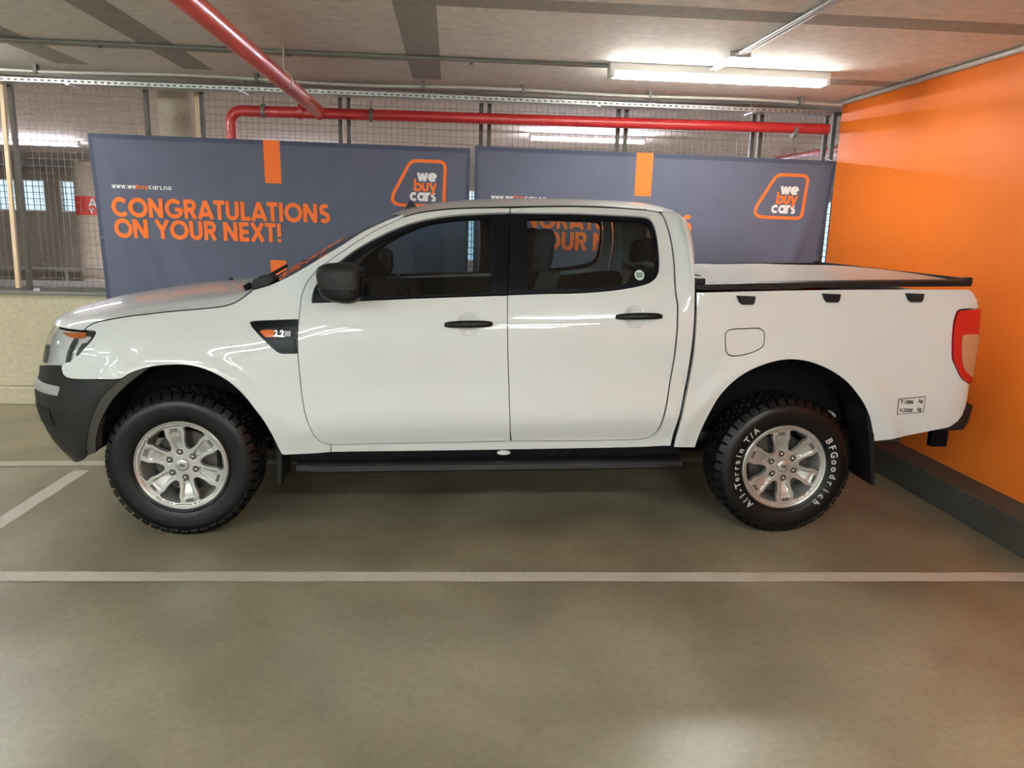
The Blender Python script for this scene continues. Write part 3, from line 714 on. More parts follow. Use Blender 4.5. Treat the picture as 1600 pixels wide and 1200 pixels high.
def make_letters(dx, dy, url, l1, l2, barx, bary, bar2, lg):
    def f(uv, put, strip, Wd):
        u, v = uv(*url); size = .042; x = 0
        for part, m in (('www.we', 'bwhite'), ('buy', 'borange'), ('cars.na', 'bwhite')):
            t = stroke_text(part, size, .16, .03); wd = t.width; put(t, u+x/Wd, v, 'web_address', M[m], .004); x += wd
        for (px, py), txt, wpx in ((l1, 'CONGRATULATIONS', None), (l2, 'ON YOUR NEXT!', None)):
            u, v = uv(px, py); t = stroke_text(txt, .153, .222, .022); t.v = [(a*.94, b, c) for a, b, c in t.v]; put(t, u, v, 'slogan', M['borange'])
        u0, v0 = uv(barx[0], bary); u1, _ = uv(barx[1], bary); _, v1 = uv(barx[0], bar2[0]); strip(u0, u1, -.002, v1, 'orange_bar', M['borange'], .004)
        _, v2 = uv(barx[0], bar2[1]); strip(u0+.002, u1+.002, v2, 1.35, 'orange_bar', M['borange'], .004)
        # logo
        px, py = lg; p = uv(px, py); s = .00513
        fr, A, B, n = logo(uv, put, 0, px, py, s)
        mb = MB(); mb.add([(a[0], 0, a[1]) for a in A]+[(b[0], 0, b[1]) for b in B], [(i, i+n, (i+1) % n+n, (i+1) % n) for i in range(n)])
        put(mb, p[0], p[1], 'logo_frame', M['borange'])
        for txt, x, z, m in (('we', 35, 38, 'bwhite'), ('buy', 29.5, 22.5, 'borange'), ('cars', 23, 7, 'bwhite')):
            t = stroke_text(txt, 19.5*s, .215, -.02); k_ = {'we': 32, 'buy': 37, 'cars': 43}[txt]*s/t.width; t.v = [(a*k_, b, c) for a, b, c in t.v]; put(t, p[0]+x*s/Wd, p[1]-z*s, 'logo_word', M[m])
    return f
banner(((137, 208), (735, 232)), .72, 'navy banner on the left reading CONGRATULATIONS ON YOUR NEXT!, behind the bonnet', 3,
       make_letters(0, 0, (173, 294), (172, 338), (175, 371), (411, 437), 220, (286, 406), (618, 320)), (1.0, .08))
banner(((742, 228), (1307, 252)), .72, 'navy banner on the right, partly hidden by the cab and touching the orange wall', 11,
       make_letters(0, 0, (767, 311), (764, 354), (767, 387), (995, 1021), 240, (306, 425), (1186, 339)), (0, 1.0))

# ------------------------------------------------------------------ the pickup truck
TR = thing('pickup_truck', 'white double-cab pickup truck parked side-on in the bay', 'truck')
def both(name, outer, material, **kw):
    a = panel(name, outer, material, TR, side=-1, **kw); b = panel(name, outer, material, TR, side=1, **kw); return a, b
Wt = M['paint']
ditch = [(780, 324), (705, 326.5), (655, 333), (630, 340), (605, 351), (570, 370), (540, 390), (515, 407), (495, 422), (480, 441), (472, 460), (469, 480)]
hoodgap = [(132, 516), (136, 511.5), (141, 508), (150, 504), (165, 500.5), (200, 494.5), (238, 490), (275, 486), (315, 482.5), (350, 478.5), (367, 473), (380, 465), (394, 454.5)]
archF = [(188, 592), (200, 585), (212, 580), (232, 574), (262, 570.5), (295, 571), (325, 579), (355, 595), (380, 617), (400, 642), (412, 658), (425, 680), (435, 700), (442, 711)]
# front fender with the A pillar
fender = [(97, 571), (98, 584), (103, 589.5), (112, 592), (125, 592.8), (160, 593)]+archF[:-1]+[(442, 711, 1), (495, 708.5), (517, 706.5, 1), (517, 695.5, 1),
          (502, 691), (492, 682), (484, 667), (477, 647), (472, 620), (469, 592), (466, 560), (465, 525), (467, 500)]+ditch[::-1][:-3]+[(630, 340, 1), (632, 333.5, 1), (600, 346), (565, 363), (540, 379), (517, 393), (497, 405),
          (473, 419.5), (445, 435), (420, 445.5), (394, 453.5, 1)]+hoodgap[::-1][1:-1]+[(132, 516, 1), (147, 517), (149.5, 521), (143, 532), (133, 543), (122, 555), (112, 563.5, 1)]
vent = [(391, 504), (397, 502, ), (430, 500.5), (465, 499.3, 1), (465.5, 524), (465, 552, 1), (440, 552), (434, 550), (415, 533), (398, 515)]
both('front_fender', onp(fender), Wt, holes=[onp(vent)], step=.03)
def cup(px, py, dx):
    a, b = on(px, py); return [(a+dx+.056*math.cos(t), b+.056*math.sin(t)) for t in np.linspace(0, 2*PI, 19)[:-1]]
fdoor = [(797, 325, 1), (780, 324.7), (705, 327)]+ditch[2:]+[(467, 500), (465, 525), (466, 560), (469, 592), (472, 620), (477, 647), (484, 667), (492, 682), (502, 691), (517, 695, 1), (600, 692.8), (700, 691), (798, 689, 1), (797, 670), (795, 600), (793, 520), (793, 460), (795, 390)]
fwin = [(488, 472, 1), (489.5, 462), (493, 450), (502, 437), (515, 423), (530, 411), (555, 392), (590, 372), (625, 356), (660, 345), (705, 337.5), (755, 334), (797.5, 333, 1), (795.5, 395), (793.5, 460.5, 1), (777, 461), (640, 466)]
both('front_door', onp(fdoor[:-2]+[(793, 461.5, 1)]+[q for q in fwin[:0]]+[(777, 461.8), (640, 466.7), (487.3, 473, 1), (488.5, 462), (492, 449.5), (501, 436.3), (514, 422.2), (529.3, 410), (554.5, 391), (589.5, 371), (624.7, 355), (659.8, 344), (705, 336.7), (755, 333.2), (797, 332.2, 1)]), Wt, step=.03, holes=[cup(732, 507, 0)])
rdoor = [(797, 325, 1), (850, 323.4), (900, 323.2), (950, 324.8), (990, 327), (1020, 330), (1031, 333), (1037, 341), (1047, 372), (1052, 405), (1054, 440), (1055.5, 460), (1058, 475), (1058, 500), (1055.5, 537), (1052, 565), (1047, 592), (1042, 625), (1036, 652), (1027, 672), (1015, 682), (995, 686.5), (830, 689), (799, 689, 1), (797, 670), (795, 600), (793, 520), (793, 461, 1)]
rwin_out = [(793.5, 460.5, 1), (850, 459), (900, 458), (950, 454.5), (985, 449.5), (1010, 443.5), (1022, 436.5), (1028.5, 425), (1029.8, 410), (1027.5, 380), (1022.5, 355), (1015.5, 342.5), (1005, 338.8), (960, 336.3), (900, 333.7), (820, 332.5), (797.3, 332.3, 1)]
both('rear_door', onp(rdoor+rwin_out[1:]), Wt, step=.03, holes=[cup(998, 495, -.02)])
# fuller black window surrounds with glass openings
fglass = [(556, 463, 1), (548, 440), (546, 412), (562, 397), (595, 377.5), (630, 361.5), (665, 350.5), (710, 343.5), (765, 340.5, 1), (768, 400), (767, 457.5, 1), (660, 461)]
surf_f = onp([(488.6, 472, 1), (490.5, 460), (494, 449), (502.8, 437), (515.5, 423), (530, 411.3), (555.2, 392.5), (590, 372.6), (625, 356.8), (660, 345.8), (705, 338.4), (755, 335), (796.5, 334, 1), (794.8, 395), (792.8, 459.8, 1), (777, 460), (640, 465)])
both('window_surround', surf_f, M['seal'], holes=[onp(fglass)], depth=.004, flange=.02, gap=.0)
surf_r = onp([(794.3, 459.5, 1), (850, 457.8), (900, 456.8), (950, 453.3), (985, 448.4), (1009.5, 442.5), (1021, 435.6), (1027.3, 424.5), (1028.6, 410), (1026.5, 380.5), (1021.5, 356), (1014.6, 343.6), (1004.5, 340), (960, 337.3), (900, 334.8), (820, 333.7), (798, 333.5, 1)])
rglass = [(824, 341.5, 1), (900, 342), (960, 344), (1003, 346), (1012, 350), (1017.5, 361), (1021.5, 385), (1022.3, 420), (1015, 432), (985, 441.5), (950, 447), (900, 450), (824, 452, 1)]
both('window_surround', surf_r, M['seal'], holes=[onp(rglass)], depth=.004, flange=.02, gap=.0)
both('side_window', onp(fglass), M['glass'], depth=.012, flange=0, step=.06)
both('side_window', onp(rglass), M['glass'], depth=.012, flange=0, step=.06)
# cab side: sill and C pillar
cabside = [(517, 706.5, 1), (517, 696, 1), (600, 693.8), (700, 692), (799, 690, ), (830, 689.8), (995, 687.3), (1016, 683), (1028.5, 673), (1037.3, 652.5), (1043.3, 625), (1048.3, 592), (1053.3, 565), (1057, 537), (1059.5, 500), (1059.5, 475), (1057, 460), (1055.3, 440), (1053.2, 405), (1048.2, 372), (1038.2, 340.5), (1032, 331.5, 1),
           (1045, 331), (1059, 333.5, 1), (1066, 339), (1072, 351), (1077, 369), (1082, 395), (1085, 420), (1085.5, 450), (1085, 480), (1083, 520), (1078, 560), (1071, 602), (1064, 640), (1056, 667), (1048, 697, 1), (1000, 698.7), (800, 702.5), (650, 704.8)]
both('cab_side', onp(cabside), Wt, step=.03)
# load bed side
archR = [(1087, 698), (1092, 681), (1106, 651), (1127, 616), (1157, 588), (1192, 570.5), (1229, 562), (1262, 565), (1295, 577.5), (1323, 597), (1346, 625), (1358, 649), (1363, 672), (1365, 690)]
bed = [(1052, 698.5, 1), (1086, 699.5, 1)]+archR[1:-1]+[(1365, 690, 1), (1420, 680.5), (1470, 670.5), (1488, 666), (1496, 660), (1505, 649), (1512, 631), (1517, 601, 1), (1505, 594), (1493, 573), (1487.5, 557), (1489, 512), (1494.5, 488), (1500, 483.5), (1529, 481, 1), (1526, 470), (1521, 458), (1514, 452, 1), (1300, 452.5), (1087.5, 456.5, 1), (1088.5, 480), (1087, 520), (1083, 560), (1075.5, 602), (1068, 640), (1060, 669)]
flap = [(1133.5, 540), (1134, 520), (1142, 514.8), (1165, 513.5), (1186, 513), (1193.5, 518), (1194.5, 530), (1192, 541), (1180, 549), (1160, 555), (1142, 556), (1135, 551)]
both('bed_side', onp(bed), Wt, holes=[onp(flap)], step=.03)
both('fuel_flap', onp(flap), Wt, step=.03, gap=.0035)
# door line shadow backing so that nothing shows through the seams
back = [(170, 600), (188, 593)]+archF[1:]+[(600, 700), (1048, 692), (1090, 690)]+archR[1:]+[(1480, 660), (1510, 600), (1485, 560), (1490, 490), (1505, 470), (1085, 462), (1050, 470), (800, 470), (600, 474), (480, 480), (380, 474), (200, 500), (150, 512), (120, 560)]
# ---- bonnet (Coons patch between gap line and centre line)
def loft2(name, Ecurve, Ccurve, n, m, power, material, parent=TR, front=None, label=None, crease=0):
    """Ecurve(t)->near edge point, Ccurve(t)->centre point; cross-section eases from edge to centre; front(v) optional first row"""
    rows = []
    for i in range(n+1):
        t = i/n; e = Vector(Ecurve(t)); c = Vector(Ccurve(t)); row = []
        for j in range(m+1):
            v = (j/m)**(1.5 if crease else 1); k = 1-(1-v)**power if not crease else (.50*math.sin(min(v/.15, 1)*PI/2)+.50*(1-(1-max(0, (v-.06)/.94))**2.2))
            x = e.x+(c.x-e.x)*(1-(1-v)**2); y = e.y*(1-v); z = e.z+(c.z-e.z)*k
            p = Vector((x, y, z))
            if front: 
                f = Vector(front(v)); fe = Vector(front(0)); fc = Vector(front(1)); wgt = (1-t)**6
                f0 = Vector(Ecurve(0)); c0 = Vector(Ccurve(0)); base = Vector((f0.x+(c0.x-f0.x)*(1-(1-v)**2), f0.y*(1-v), f0.z+(c0.z-f0.z)*k)); p += (f-base)*wgt
            row.append(p)
        rows.append(row+[Vector((q.x, -q.y, q.z)) for q in row[-2::-1]])
    mb = MB().grid(rows); o = mb.build(name, material, parent, smooth=True)
    return o
def curve_from(pts):
    P = [Vector(p) for p in pts]; ls = [0]
    for a, b in zip(P[:-1], P[1:]): ls.append(ls[-1]+(b-a).length)
    ls = [l/ls[-1] for l in ls]; cs = [Cubic(ls, [p[k] for p in P]) for k in range(3)]
    return lambda t: (cs[0](t), cs[1](t), cs[2](t))
hg = [S(*on(*p)) for p in hoodgap]
Eh = curve_from([Sd(*on(*p), .0) for p in hoodgap])
zf = hg[0][2]; s0 = on(*hoodgap[0])[0]; sc = X0-LF
Fh = lambda v: S(s0+(sc-s0)*(v if v < 1 else 1), zf)
def shiftin(f, d):
    return lambda t: (f(t)[0], f(t)[1]+d, f(t)[2]+.001)
Ch = curve_from([(XF(zf), 0, zf), (-.795, 0, 1.087), (-.74, 0, 1.125), (-.62, 0, 1.163), (-.45, 0, 1.198), (-.184, 0, 1.243), (.05, 0, 1.270), (.25, 0, 1.285)])
hood = loft2('bonnet', shiftin(Eh, .004), Ch, 60, 60, 2.0, Wt, front=Fh, crease=1)
for sd in (-1, 1):
    pts = [Vector(Sd(*q, .0)) for q in smooth_poly([on(*p) for p in hoodgap], .03, closed=False)]
    MB().tube([(p.x, -sd*p.y, p.z) for p in pts], .0035, 6).build('bonnet_seam', M['gap'], TR)
# windscreen and its black cowl
aedge = [(420, 445.5), (445, 435), (473, 419.5), (497, 405), (517, 393), (540, 379), (565, 363), (600, 346), (630, 334)]
Ew = curve_from([Sd(*on(*p), .006) for p in aedge]); Cw = curve_from([(.30, 0, 1.290), (.55, 0, 1.445), (.80, 0, 1.585), (1.02, 0, 1.690)])
loft2('windscreen', Ew, Cw, 20, 20, 2.2, M['wscreen'])
ce = [Vector(Sd(*on(394, 453.5), .01)), Vector(Sd(*on(420, 445.5), .008))]
Ec = lambda t: tuple(ce[0].lerp(ce[1], t)); Cc = lambda t: (.245+.06*t, 0, 1.272+.022*t)
loft2('cowl_panel', Ec, Cc, 4, 20, 2.0, M['trim'])
def pxl(px, py, y): return Vector(at(px, py, Y=y))
mb = MB(); mb.tube([Vector((.33, -.66, 1.30)), Vector((.36, -.35, 1.335)), Vector((.37, .05, 1.365))], .010, 8); mb.tube([Vector((.30, -.68, 1.285)), Vector((.33, -.66, 1.305))], .018, 8)
mb.build('windscreen_wiper', M['trim'], TR, smooth=50)
c0 = Vector(Sd(*on(407, 446), -.012)); mb = MB()
P = [(393.5, 453, -.80), (395, 438, -.80), (407, 431.5, -.80), (423, 430, -.80), (431, 437, -.80), (421, 446, -.80)]
mb.prism([(pxl(a, b, c).x, pxl(a, b, c).z) for a, b, c in P], -.815, -.70); mb.build('cowl_corner', M['trim'], TR, bevel=.006)
for px, py in ((335, 440.5), (361, 435)):
    p = pxl(px, py, 0.12); mb = MB().box(p.x-.012, p.x+.012, .11, .135, p.z-.03, p.z+.004); mb.build('washer_nozzle', M['trim'], TR, bevel=.003)
# roof
redge = [(630, 340), (655, 333), (705, 326.5), (780, 324), (850, 322.8), (900, 322.6), (950, 324), (990, 326), (1020, 329), (1032, 331), (1045, 330.8), (1059, 333.5)]
Er = curve_from([Sd(*on(*p), .0) for p in redge])
er0 = Er(0); er1 = Er(1)
Cr = curve_from([(1.02, 0, 1.696), (1.12, 0, 1.728), (1.25, 0, 1.758), (1.45, 0, 1.785), (1.75, 0, 1.803), (2.1, 0, 1.811), (2.4, 0, 1.805), (2.55, 0, 1.795), (2.66, 0, 1.772), (2.72, 0, 1.745), (2.742, 0, 1.716)])
def roofrow(t):
    e = Vector(Er(t)); c = Vector(Cr(t)); row = []
    for j in range(25):
        v = (j/24)**1.3; y = e.y*(1-v); k = (1-(1-v)**3.2); row.append(Vector((e.x+(c.x-e.x)*(1-(1-v)**2), y, e.z+(c.z-e.z)*k)))
    return row+[Vector((q.x, -q.y, q.z)) for q in row[-2::-1]]
MB().grid([roofrow(i/50) for i in range(51)]).build('roof_panel', Wt, TR, smooth=True)
p = pxl(640, 323, 0); mb = MB()
mb.prism([(p.x-.035, p.z-.025), (p.x+.045, p.z-.01), (p.x+.035, p.z+.012), (p.x+.012, p.z+.035), (p.x-.004, p.z+.03)], -.02, .02); mb.build('antenna_base', M['trim'], TR, bevel=.006)
# door-top rain channel
for sd in (-1, 1):
    pts = []
    for q in smooth_poly([on(*p) for p in [(632, 339), (655, 332.2), (705, 325.9), (780, 323.5), (850, 322.2), (900, 322), (950, 323.4), (1010, 328)]], .04, closed=False):
        v = Sd(q[0], q[1], .001); pts.append((v[0], v[1]*-sd, v[2]))
    MB().tube(pts, .0035, 6).build('rain_channel', M['gap'], TR)
# cab back panel with window
rb = [S(*on(*p)) for p in ((1059, 333.5), (1066, 339), (1072, 351), (1077, 369), (1082, 395), (1085, 420), (1085.5, 450), (1085, 480), (1083, 520), (1078, 560), (1071, 602))]
bx_ = Cubic([p[2] for p in rb[::-1]], [p[0] for p in rb[::-1]]); by_ = Cubic([p[2] for p in rb[::-1]], [-p[1] for p in rb[::-1]])
def Sback(y, z, d=0): wv = by_(z); u = y/wv; return (bx_(z)+.075*(1-abs(u)**3)-d, y, z)
ztop = rb[0][2]; zb = rb[-1][2]
zz = np.linspace(zb, ztop, 14)
outer = [(-by_(z), z) for z in zz]+[(-.3, ztop+.002), (0, ztop+.004), (.3, ztop+.002)]+[(by_(z), z) for z in zz[::-1]]
outer = [(*o[:2], 1) if i in (0, 13, 17, len(outer)-1) else o for i, o in enumerate(outer)]
bwin = [(-.58, 1.36), (-.52, 1.33), (0, 1.325), (.52, 1.33), (.58, 1.36), (.55, 1.62), (.50, 1.65), (0, 1.66), (-.50, 1.65), (-.55, 1.62)]
panel('cab_back', outer, Wt, TR, holes=[bwin], surf=Sback, gap=0, flange=.02, step=.06)
panel('rear_window', [tuple(p[:2]) for p in bwin], M['glass'], TR, surf=lambda y, z, d=0: Sback(y, z, .01), gap=0, flange=0, step=.08)
# ---- bumper, headlights, grille: lofts on the front plan curve
def front_grid(name, zlist, s_of_z, material, n=40, full=True, out=0.0, parent=TR, smooth=True):
    rows = []
    for z in zlist:
        sa = s_of_z(z); row = []
        for j in range(n+1):
            s = sa+(sc-sa)*j/n; p = Vector(Sd(s, z, -out)) if out else Vector(S(s, z)); 
            if j == n: p.y = 0
            row.append(p)
        rows.append(row+[Vector((q.x, -q.y, q.z)) for q in row[-2::-1]])
    return rows
# black bumper side + front
seamz = [on(97, 571), on(98, 584), on(112, 592), on(188, 592.5)]
bump_out = [(*on(188, 593), 1), (*on(176, 600),), (*on(160, 618),), (*on(148, 640),), (*on(139, 665),), (*on(136, 690),), (*on(137, 711), 1), (*on(120, 706),), (*on(100, 697),)]
zlow = .345
bump_side = [on(188, 594), on(165, 613), on(150, 636), on(140, 662), on(136, 690)]
flare_in = [(236, 575.5), (215, 588), (200, 600), (183, 616), (170, 632), (160, 650), (154, 664), (150, 680), (149, 707)]
flare_out = [(137, 712), (135.5, 690), (140, 664), (149, 640), (163, 615), (188, 592.5)]
fl = onp(flare_out)+onp([(212, 580)])+onp([(236, 575.5, 1)])+onp(flare_in[1:-1])+onp([(149, 708, 1)])
both('wheel_arch_lip', onp([(137, 712, 1)])+onp(flare_out[1:-1])+onp([(188, 592.5), (212, 580.5), (232, 574.5, 1)])+onp(flare_in[1:-1])+onp([(149, 708, 1)]), M['lip'], depth=.004, flange=.06, gap=0)
zt = on(98, 584)[1]; sA = on(97, 571)[0]; z571 = on(97, 571)[1]
bo = onp([(188, 593.5, 1), (163, 615), (149, 640), (140, 664), (135.5, 690), (137, 712, 1)])
bo += [(bo[-1][0]-.10, bo[-1][1]-.045), (bo[-1][0]-.35, bo[-1][1]-.09), (sc, bo[-1][1]-.095, 1), (sc, .80, 1)]
bo += [(s_of(at(68, 573, Y=-.5).x, .8)*.5+sc*.5, .80), (on(97, 571)[0]-.10, z571-.008), (*on(96.5, 571.5), 1)]+onp([(97.5, 584.5), (103, 590.2), (112, 592.6), (125, 593.4), (160, 593.6)])
both('front_bumper', bo, M['bumper'], gap=.001, step=.035)
# bumper step, its highlight painted as a pale grey strip; fog recess
for sd in (-1, 1):
    rows = []
    for j in range(30):
        s = on(94, 605)[0]+(sc-.0-on(94, 605)[0])*j/29; z0 = .728-.0*j; k = min(j/3, 1)
        rows.append([Vector(Sd(s, .738, -.002)), Vector(Sd(s, .748, -.010*k-.002)), Vector(Sd(s, .775, -.010*k-.002)), Vector(Sd(s, .788, -.004))])
    if sd > 0: rows = [[Vector((p.x, -p.y, p.z)) for p in r] for r in rows]
    MB().grid(rows).build('bumper_step_highlight', M['grey'], TR, smooth=50)
    for (sa, sb, za, zb_) in ((.42, .62, .56, .66),):
        s1 = X0-LF*sa; s2 = X0-LF*sb; rr = [[Vector(Sd(s1+(s2-s1)*i/6, za+(zb_-za)*k/4, -.004)) for k in range(5)] for i in range(7)]
        if sd > 0: rr = [[Vector((p.x, -p.y, p.z)) for p in r] for r in rr]
        MB().grid(rr).build('fog_light_recess', M['gap'], TR, smooth=True)
# grille between headlights
sh = X0-LF*.66
zg = np.linspace(.80, zf-.004, 14)
rows = [[Vector(Sd(s, z, .03+(.02 if (k//2) % 2 else 0))) for s in np.linspace(sh, sc, 16)] for k, z in enumerate(np.repeat(zg, 1))]
rows = [r+[Vector((q.x, -q.y, q.z)) for q in r[-2::-1]] for r in rows]
MB().grid(rows).build('grille', M['bumper'], TR, smooth=30)
# headlights
hl = onp([(112, 563.5, 1), (122, 555), (133, 543), (143, 532), (149.5, 521), (147, 517), (132, 516.2, 1)])
zt2 = hl[-1][1]
hl2 = hl+[((hl[-1][0]+sh)/2, zt2-.003), (sh+.02, zt2-.008, 1), (sh+.02, .83, 1), ((hl[0][0]+sh)/2, .800), (*on(96.8, 570), 1), on(104, 566)]
for sd in (-1, 1):
    hs = panel('headlight', hl2, M['chrome'], TR, side=sd, depth=.030, flange=0, gap=.001)
    am = onp([(92, 516.8, 1), (131, 517.5, 1), (130, 523), (122, 526.5), (108, 526), (98, 522)])
    panel('indicator_strip', am, M['amber'], hs, side=sd, depth=.018, flange=.01, gap=0, label='amber indicator strip')
    dk = onp([(131, 517.5, 1), (146, 518.2), (148, 521), (142, 531), (134, 541.5), (133, 533), (139, 527), (137, 524), (130, 523.5)])
    panel('headlight_bezel', dk, M['hdark'], hs, side=sd, depth=.016, flange=.01, gap=0)
    dk = onp([(121, 541, 1), (125, 536), (136, 534, 1), (130, 544), (119, 555), (115, 556)])
    panel('headlight_bezel', dk, M['hdark'], hs, side=sd, depth=.014, flange=.01, gap=0)
    dk = onp([(112, 527.5), (116, 527.5), (107, 548), (102, 566), (98.5, 568), (101, 552)])
    panel('headlight_divider', dk, M['hdark'], hs, side=sd, depth=.014, flange=.01, gap=0)
    panel('headlight_lens', hl2, M['lens'], hs, side=sd, depth=.002, flange=.0, gap=.002)
    for a_, z_, r_ in ((.565, .925, .050), (.635, .915, .036)):
        p = Vector(Sd(X0-LF*a_, z_, .024)); n = Vector(Sn(X0-LF*a_, z_))
        if sd > 0: p.y *= -1; n.y *= -1
        m = MB(); m.tube([p-n*.03, p, p+n*.010, p+n*.002], [r_*.9, r_, r_*.93, r_*.80], 24, caps=False); m.build('lamp_ring', M['hdark'], hs, smooth=40)
        m = MB(); m.tube([p-n*.02, p+n*.001, p+n*.006], [r_*.80, r_*.78, r_*.4], 24); m.build('lamp_bowl', M['chrome'], hs, smooth=60)
# fender vent with badge
for sd in (-1, 1):
    vp = panel('fender_vent', onp(vent), M['trim'], TR, side=sd, depth=.012, flange=.0, gap=0)
    fr_o = onp(vent); ins = [tuple(p) for p in inset(smooth_poly(onp(vent), .02), .012)]
    panel('vent_frame', onp(vent), M['seal'], vp, side=sd, holes=[ins], depth=.002, flange=.012, gap=0)
    panel('side_indicator', onp([(404, 518, 1), (412, 515.5), (427, 516), (427, 526, 1), (415, 527), (409, 524)]), M['amber'], vp, side=sd, depth=.004, flange=.01, gap=0, label='amber side indicator')
    panel('vent_blade', onp([(412, 503.5, 1), (460, 502.5, 1), (460, 509.5, 1), (400, 512), (398, 508)]), M['seal'], vp, side=sd, depth=.006, flange=.01, gap=0)
    panel('vent_blade', onp([(420, 531, 1), (460, 530.5, 1), (460, 547, 1), (440, 547), (432, 544)]), M['seal'], vp, side=sd, depth=.007, flange=.01, gap=0)
def decal(txt, px, py, size, m, name, parent, offset=0.0, out=.001, shear=0, depth=0.0):
    """built-in font text wrapped on the side surface, lower-left at the pixel; near side only"""
    vs, fs = font_mesh(txt, size, offset); s0_, z0_ = on(px, py); nv = []
    for x, y, z in vs: nv.append(Sd(s0_+x+shear*y, z0_+y, depth-out))
    mb = MB(); mb.add(nv, fs); return mb.build(name, m, parent, recalc=False)
vp = [c for c in TR.children if c.name.startswith('fender_vent')][0]
decal('2.2', 427.5, 525.5, .043, M['badge'], 'engine_badge', vp, offset=.0022, depth=0)
panel('badge_block', onp([(444.5, 517, 1), (454, 516.8, 1), (454, 525.3, 1), (444.5, 525.5, 1)]), M['grey'], vp, depth=.003, flange=.006, gap=0)
# ---- tail lamp, rear corner
tl = onp([(1495, 487.5), (1500.5, 484), (1529, 481.8, 1)])
sE = XR+.25
tl2 = [on(1517, 600)[:2]+(1,), on(1505, 594), on(1493, 573), on(1488, 557), on(1489.5, 512), on(1495, 489), on(1500.5, 484.5), (sE-.02, on(1529, 482)[1], 1), (sE-.02, on(1517, 600)[1]+.01, 1)]
low = [on(1516, 589)[:2], on(1506, 579), on(1501, 562), on(1500.5, 530), on(1503, 523), (sE-.03, on(1529, 522)[1], 1), (sE-.03, on(1516, 589)[1]+.02, 1)]
for sd in (-1, 1):
    a = panel('tail_lamp', tl2, M['redl'], TR, side=sd, depth=-.012, flange=.03, gap=.002)
    panel('tail_lamp_lens', low, M['clearl'], a, side=sd, depth=-.016, flange=.01, gap=0, label='pale amber lower lens')
# rear corner strip above and below the lamp, tailgate
xt = XR+.172; zts = on(1514, 452)[1]
for sd in (-1, 1):
    for zl, zh in ((.66, on(1517, 601)[1]-.002), (on(1529, 481)[1]+.002, zts)):
        rows = [[Vector(Sd(s, z-(.05*((s-XR)/.25)**2*((z-zl)/(zh-zl)) if zh == zts and s > XR else 0), .001)) for s in np.linspace(on(1517, 601)[0]-.01, sE, 8)] for z in np.linspace(zl, zh, 8)]
        rows = [[Vector((p.x, -sd*p.y if sd > 0 else p.y, p.z)) for p in r] for r in rows]
        MB().grid(rows).build('rear_corner', Wt, TR, smooth=True)
mb = MB(); mb.box(xt-.03, xt-.002, -.86, .86, .66, zts-.05); g = mb.build('tailgate', Wt, TR, bevel=.01)
MB().box(xt-.002, xt+.012, -.12, .12, zts-.16, zts-.08).build('tailgate_handle', M['trim'], g, bevel=.005)
# rear bumper and towbar
zb0, zb1 = on(1500, 662)[1]-.0, .745
mb = MB(); rows = []
for a in np.linspace(0, 1, 16):
    t = a*PI/2; x = 4.125+.16*math.sin(t); y = -(.905-.06*(1-math.cos(t))); rows.append([(x-.10, y+.05, .60), (x-.02, y, .60), (x, y, .64), (x+.012, y, .73), (x-.01, y+.01, .745), (x-.10, y+.05, .745)])
rows += [[(p[0], -p[1], p[2]) for p in r] for r in rows[::-1]]
MB().grid(rows).build('rear_bumper', M['bumper'], TR, smooth=35)
p = at(1475, 685, Y=-.25)
mb = MB(); mb.box(3.9, 4.25, -.5, .5, .54, .62); _p = at(1451, 697, Y=-.45); _q = at(1480, 672, Y=-.45); mb.box(_p.x, _q.x, -.47, -.42, _p.z, .62); tb = mb.build('towbar', M['under'], TR, bevel=.008)
# ---- load-bed cover, rail, hooks
br = [S(*on(*p)) for p in ((1088, 448), (1200, 446), (1300, 444.5), (1400, 443.5), (1513, 442.5))]
zc_ = Cubic([p[0] for p in br], [p[2] for p in br]); xa, xb = br[0][0], br[-1][0]+.02
rows = []
for i in range(41):
    x = xa+.01+(xb-xa-.01)*i/40; row = []
    for j in range(31):
        v = j/30*2-1; dome = .018*(1-v*v)+.010*math.exp(-((x-3.05)/.5)**2)*(1-abs(v)**3)+.004*math.cos((x-xa)*2*PI/.48)*(1-v**4); row.append((x, v*.865, zc_(x)+.012+dome-.012*sstep(3.6, 4.2, x)))
    rows.append(row)
MB().grid(rows).build('tonneau_cover', M['vinyl'], TR, smooth=True)
for sd in (-1, 1):
    mb = MB(); prof = [(-.012, -.005), (-.012, .022), (.004, .030), (.040, .030), (.040, -.005)]
    rows = [[(x, sd*(.885-a), zc_(x)-.012+b) for a, b in prof] for x in np.linspace(xa-.0, xb, 20)]
    mb.grid(rows, cv=True); mb.add([rows[0][k] for k in range(5)], [(0, 1, 2, 3, 4)]); mb.add([rows[-1][k] for k in range(5)], [(4, 3, 2, 1, 0)])
    mb.build('cover_rail', M['trim'], TR, smooth=30)
    MB().box(xa-.005, xa+.05, sd*.87-.02, sd*.87+.02, zc_(xa)+.01, zc_(xa)+.045).build('rail_bracket', M['trim'], TR, bevel=.008)
    MB().box(xb-.03, xb+.012, sd*.87-.02, sd*.87+.02, zc_(xb)-.01, zc_(xb)+.03).build('rail_bracket', M['trim'], TR, bevel=.008)
for y in (xa, xb):
    MB().box(y-.012 if y == xb else y, y+.012, -.87, .87, zc_(y)-.01, zc_(y)+.024).build('cover_rail', M['trim'], TR, bevel=.004)
